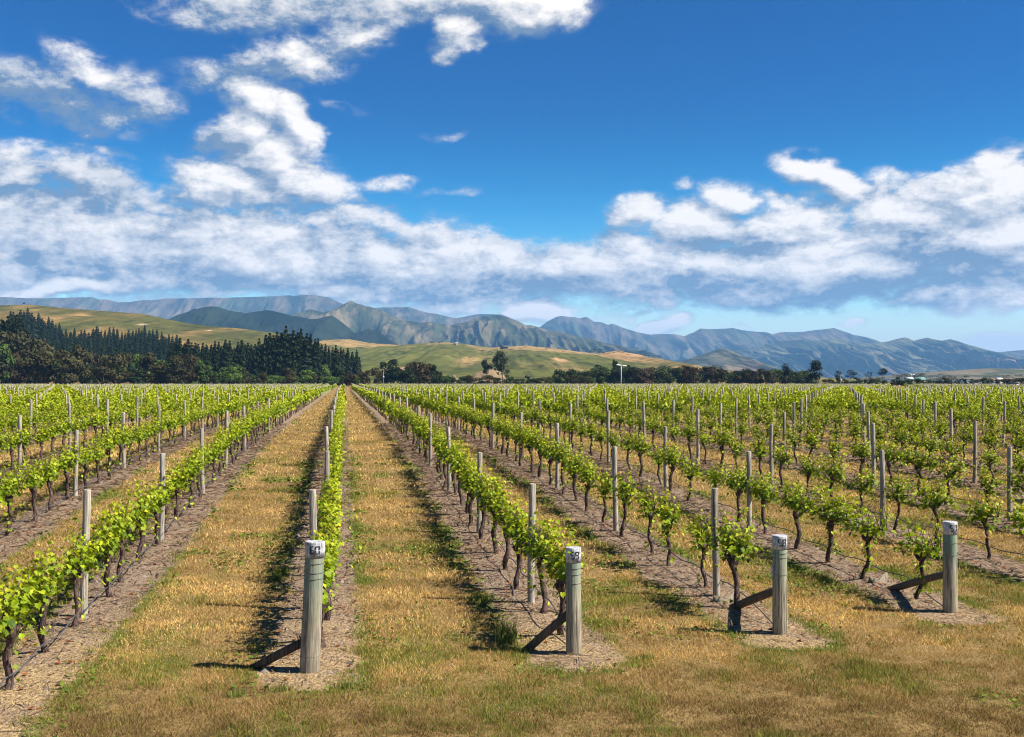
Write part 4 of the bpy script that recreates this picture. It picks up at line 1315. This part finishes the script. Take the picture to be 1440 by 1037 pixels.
# gum trees before the clay bank
def gum(px, top, base_px, w, Z, seed, label, name='gum_tree', colr=(.028, .036, .020), n=1500, lobes=13, shape='column', bottom=.1, size=.04):
    r = np.random.default_rng(seed)
    zb = EYE - (base_px - HY) / F * Z
    h = EYE + (HY - top) / F * Z - zb
    wd = w / F * Z / h
    V, Fc, cc = crown(r, 1.0, wd / .85, n, size, colr, lobes, bottom, shape)
    x, y = px2uv(px, Z)
    e = link(name, None, None, (x, y, zb - .2), 0, h)
    tag(e, label, 'tree')
    link('crown', make_mesh('crown', V, [Fc], [m_tree], cols=cc), e)
    link('trunk', trunk_mesh(.75, .022, seed, 5), e)
gum(703, 493, 532, 24, 560, 21, 'taller and broader of the two dark gum trees before the bare clay bank', lobes=16)
gum(684, 502, 530, 15, 558, 22, 'narrower dark gum tree leaning beside the clay bank', lobes=9)
gum(714, 516, 533, 10, 556, 23, 'small dark tree at the foot of the broad gum tree', lobes=6, n=600)
# conifers standing above the right-hand belt
def conifer(px, top, w, Z, seed, label, n=1600, bare=.0, lobes=16, shape='cone'):
    gum(px, top, 539, w, Z, seed, label, 'conifer_tree', (.014, .022, .016), n, lobes, shape, bare, .045)
conifer(1147, 506, 22, 540, 31, 'tallest dark conifer with ragged layered branches above the tree belt')
conifer(1105, 511, 16, 545, 32, 'dark pointed conifer left of the tallest conifer', 1000, .05, 10)
conifer(1179, 520, 12, 550, 33, 'thin dark tree at the end of the tree belt', 600, .1, 8, 'column')
conifer(1195, 520, 14, 600, 34, 'open-crowned pine on a bare stem just past the tree belt', 500, .45, 6, 'round')
conifer(1222, 523, 8, 700, 35, 'smallest bare-stemmed pine against the mountains', 300, .55, 4, 'round')
conifer(1243, 518, 13, 650, 36, 'lone pine with a tuft of branches on a tall bare stem', 500, .55, 6, 'round')
for px, top, w, nm in ((600, 478, 8, 'round clump of trees on the crest of the grassy hill'), (608, 480, 8, None)): pass
# clumps on the hills, placed on their slopes
def on_hill(px, py, w, hpx, Z, seed, label, colr=(.020, .030, .016)):
    gum(px, py - hpx, py, w, Z, seed, label, 'hill_tree', colr, 500, 6, 'round', .0, .07)
for k, (px, py, w, hp, lb) in enumerate([
        (607, 482, 9, 4, 'small dark tree clump on the crest of the middle hill'), (618, 482, 7, 3, 'smaller dark clump right of the crest clump'), (652, 487, 12, 4, 'dark trees at the bend of the hillside hedge'),
        (668, 493, 9, 4, 'dark scrub on the hillside above the gum trees'), (676, 495, 10, 4, 'dark scrub right above the gum trees'), (690, 497, 9, 4, 'hedge trees touching the top of the broad gum tree'),
        (727, 501, 12, 7, 'dark conifer clump alone on the green slope'), (735, 501, 7, 5, 'small dark tree beside the conifer clump'), (752, 503, 10, 3, 'low hedge bush running down the slope'), (762, 506, 10, 4, 'low hedge bush above the clay cutting'),
        (768, 490, 6, 2, 'tiny dark bush on the tan crest'), (790, 502, 4, 4, 'little pointed tree on top of the clay cutting'), (806, 504, 7, 7, 'pale grey-green tree right of the clay cutting'), (818, 506, 5, 6, 'small pointed conifer on the tan slope'),
        (834, 495, 9, 5, 'left end of the dark grove on the tan crest'), (842, 495, 10, 5, 'middle of the dark grove on the tan crest'), (850, 496, 9, 4, 'right end of the dark grove on the tan crest'), (857, 497, 6, 2, 'low scrub trailing right of the dark grove'),
        (34, 428, 3, 4, 'tiny pointed tree on the top of the left hill'), (40, 428, 6, 2, 'low scrub beside the pointed tree on the left hill')]):
    on_hill(px, py + 1, w, hp, 1420 if px < 100 else 1640 if py > 494 else 1800, 60 + k, lb)
# bluish far shelter belts
for k, (px, top, w) in enumerate([(1266, 526, 26), (1280, 525, 26), (1296, 524, 24), (1312, 526, 24), (1328, 525, 26), (1344, 527, 22), (1358, 528, 18), (1208, 529, 30), (1222, 530, 30), (1236, 529, 24), (1396, 528, 26), (1410, 526, 26), (1424, 526, 26), (1438, 525, 28), (1454, 526, 28)]):
    gum(px, top, 538, w, 1150, 100 + k, ['dark shelter-belt tree far off below the right-hand mountains', 'dark clipped hedge tree right of the tree belt', 'dark tree in the shelter belt at the right edge'][0 if k < 7 else 1 if k < 10 else 2], 'shelter_tree', (.026, .036, .024), 400, 8, 'round', .0, .06)
    COL.objects[-1]
for o in COL.objects:
    if o.name.startswith('shelter_tree') and o.parent is None: o['group'] = 'far shelter belt trees'

# ------------------------------------------------------------------ wind machines, pole, sheds, vehicle
m_steel, nt = mat('pale_painted_steel')
f1 = nt.noise(obj_co(nt), 2, 4)
out(nt, principled(nt, nt.mix(f1, (.32, .34, .37), (.44, .46, .49)), .5, .4))
m_blade, nt = mat('white_blade')
f1 = nt.noise(obj_co(nt), 3, 3)
out(nt, principled(nt, nt.mix(f1, (.60, .60, .61), (.70, .70, .70)), .45, .4))


def wind_machine(px, Z, top, label, yawb=.35, span=2.0):
    x, y = px2uv(px, Z)
    zb = GZF
    h = EYE + (HY - top) / F * Z - zb
    e = link('wind_machine', None, None, (x, y, zb), -YAW)
    tag(e, label, 'wind machine', 'frost-fighting wind machines')
    link('tower', MB().tube([(0, 0, -.3), (0, 0, h * .5), (0, 0, h)], [.20, .18, .16], 12).mesh('tower', [m_steel], True), e)
    link('gearbox', MB().tube([(0, -.9, h + .1), (0, -.5, h + .15), (0, .3, h + .1), (0, .6, h)], [.14, .24, .24, .12], 8).mesh('gearbox', [m_steel], True), e)
    for s in (-1, 1):
        mb = MB()
        V = []
        for q, (d, w) in enumerate(((.12, .10), (.5, .22), (span * .8, .27), (span, .15))):
            V += [(s * d, -1.0 - .12, h + .1 - s * d * .12 - w), (s * d, -1.0 - .02, h + .1 - s * d * .12 - w), (s * d, -1.0 + .12, h + .1 - s * d * .12 + w), (s * d, -1.0 + .02, h + .1 - s * d * .12 + w)]
        Fc = [(4 * k + j, 4 * k + (j + 1) % 4, 4 * k + 4 + (j + 1) % 4, 4 * k + 4 + j) for k in range(3) for j in range(4)] + [(3, 2, 1, 0), (12, 13, 14, 15)]
        link('blade', mb.add(V, Fc).mesh('blade', [m_blade]), e)
    link('mast', MB().tube([(-.1, 0, h), (-.1, 0, h + 2.0)], .05, 6).mesh('mast', [m_steel]), e)
    link('engine_box', MB().box((.9, 0, .55), (1.2, .9, 1.1)).mesh('engine_box', [m_steel]), e)


wind_machine(873.5, 440, 514.5, 'white two-bladed wind machine standing before the tree belt')
wind_machine(1282, 900, 527, 'far white wind machine above the green-roofed shed', span=2.2)


def utility_pole(px, Z, top, label):
    x, y = px2uv(px, Z)
    h = EYE + (HY - top) / F * Z - GZF
    e = link('utility_pole', None, None, (x, y, GZF), -YAW)
    tag(e, label, 'pole')
    link('pole', MB().tube([(0, 0, -.3), (0, 0, h)], [.17, .11], 8).mesh('pole', [m_post], True), e)
    link('lamp_box', MB().box((.12, -.22, h * .55), (.55, .35, .8)).mesh('lamp_box', [m_steel]), e)
    link('crossarm', MB().box((0, -.16, h - .5), (1.6, .12, .12)).mesh('crossarm', [m_post]), e)


utility_pole(539, 455, 519, 'pale pole with a small white box in front of the dark trees')
utility_pole(1182, 520, 527, 'thin pale pole at the right end of the tree belt')


def colour(name, c, rough=.7):
    m, nt = mat(name)
    f = nt.noise(obj_co(nt), 1.5, 4)
    out(nt, principled(nt, nt.mix(f, tuple(x * .85 for x in c), tuple(min(1, x * 1.1) for x in c)), rough, .3))
    return m


m_wallw = colour('white_wall', (.48, .48, .47)); m_teal = colour('teal_roof', (.09, .21, .19), .6); m_rust = colour('rust_roof', (.17, .085, .06)); m_dark = colour('dark_glass', (.03, .035, .04), .3); m_grey = colour('grey_wall', (.30, .31, .32)); m_tyre = colour('tyre', (.02, .02, .02)); m_car = colour('dark_car_paint', (.025, .03, .035), .3); m_barn = colour('dark_barn', (.06, .06, .065)); m_tan = colour('tan_wall', (.42, .32, .22))


def shed(px, py, Z, w, d, h, roof, wall, rmat, label, rot=0., name='farm_shed', cat='shed'):
    x, y = px2uv(px, Z)
    zb = EYE - (py - HY) / F * Z
    e = link(name, None, None, (x, y, zb), -YAW + rot)
    tag(e, label, cat)
    V = [(-w / 2, -d / 2, 0), (w / 2, -d / 2, 0), (w / 2, d / 2, 0), (-w / 2, d / 2, 0), (-w / 2, -d / 2, h), (w / 2, -d / 2, h), (w / 2, d / 2, h), (-w / 2, d / 2, h), (-w / 2, 0, h + roof), (w / 2, 0, h + roof)]
    link('wall', MB().add(V, [(0, 1, 5, 4), (2, 3, 7, 6), (1, 2, 6, 9, 5), (3, 0, 4, 8, 7)]).mesh('wall', [wall]), e)
    o = .4; t = .15
    V = [(-w / 2 - o, -d / 2 - o, h - o * roof / d * 2 + .02), (w / 2 + o, -d / 2 - o, h - o * roof / d * 2 + .02), (w / 2 + o, 0, h + roof + .02), (-w / 2 - o, 0, h + roof + .02), (-w / 2 - o, d / 2 + o, h - o * roof / d * 2 + .02), (w / 2 + o, d / 2 + o, h - o * roof / d * 2 + .02)]
    V2 = V + [(a, b, c + t) for a, b, c in V]
    link('roof', MB().add(V2, [(6, 7, 8, 9), (9, 8, 11, 10), (3, 2, 1, 0), (4, 5, 2, 3), (0, 1, 7, 6), (5, 4, 10, 11), (1, 2, 8, 7), (2, 5, 11, 8), (0, 6, 9, 3), (3, 9, 10, 4)]).mesh('roof', [rmat]), e)
    link('door', MB().box((-w * .22, -d / 2 - .04, h * .42), (min(3.2, w * .25), .08, h * .84)).mesh('door', [m_dark]), e)
    for k in (.1, .32):
        link('window', MB().box((w * k, -d / 2 - .03, h * .55), (w * .1, .06, h * .3)).mesh('window', [m_dark]), e)


GB = HY + F * (EYE - GZF) / 800
shed(1278, 537.5, 800, 4.4, 6, 2.4, .8, m_wallw, m_wallw, 'small white shed left of the green-roofed shed')
shed(1292, 538.0, 850, 7.5, 7, 2.2, 1.6, m_grey, m_teal, 'long shed with a teal green roof far across the field', .0)
shed(1395, 539, 780, 5, 5, 2.4, 1.0, m_wallw, m_rust, 'white cottage with a rusty roof, left of the far cottages', .2, 'cottage', 'house')
shed(1404, 539, 780, 4, 5, 2.6, 1.0, m_tan, m_wallw, 'tan cottage with a pale roof, middle of the far cottages', .1, 'cottage', 'house')
shed(1414, 539, 780, 7, 5, 2.2, 1.2, m_tan, m_rust, 'tan cottage with a long rusty roof, right of the far cottages', -.1, 'cottage', 'house')
shed(709, 491, 1790, 12, 8, 3.2, 2.2, m_barn, m_barn, 'dark barn high on the hillside above the gum trees', .1, 'barn', 'barn')
shed(641, 485.5, 1800, 5, 5, 2.6, 1.4, m_tan, m_grey, 'tiny grey-roofed house on the hill crest', .1, 'house', 'house')


def car(px, Z, label):
    x, y = px2uv(px, Z)
    e = link('parked_car', None, None, (x, y, float(ground_z(300)) + .45), -YAW + .1)
    tag(e, label, 'car')
    prof = [(-2.2, .35), (-2.25, .8), (-2.0, 1.05), (-1.6, 1.65), (.6, 1.68), (1.15, 1.1), (2.1, .98), (2.25, .6), (2.2, .35)]
    n = len(prof)
    V = [(a, -.85, b) for a, b in prof] + [(a, .85, b) for a, b in prof]
    link('body', MB().add(V, [tuple(range(n)), tuple(range(2 * n - 1, n - 1, -1))] + [(i, n + i, n + (i + 1) % n, (i + 1) % n) for i in range(n)]).mesh('body', [m_car]), e)
    link('window', MB().add([(-1.75, -.86, 1.1), (.85, -.86, 1.1), (.5, -.86, 1.58), (-1.5, -.86, 1.58)], [(0, 1, 2, 3)]).mesh('window', [m_dark]), e)
    for a in (-1.35, 1.4):
        for s in (-.72, .72):
            link('wheel', MB().tube([(a, s - .12, .36), (a, s + .12, .36)], .36, 14).mesh('wheel', [m_tyre]), e)


car(1427, 330, 'dark car parked beyond the vines at the far right')

# ------------------------------------------------------------------ haze
m_haze, nt = mat('haze_air')
pv = nt.node('ShaderNodeVolumePrincipled')
pv.inputs['Color'].default_value = (.24, .55, 1.0, 1)
pv.inputs['Density'].default_value = 5.6e-5
pv.inputs['Anisotropy'].default_value = 0
o_ = nt.node('ShaderNodeOutputMaterial')
nt.put(o_.inputs['Volume'], pv.outputs[0])
hz = link('haze', MB().box((0, 0, 0), (1, 1, 1)).mesh('haze', [m_haze]), None, (2000, 9000, 425), 0, (36000, 24000, 950))
tag(hz, kind='stuff', label='thin blue haze over the plain', cat='haze')
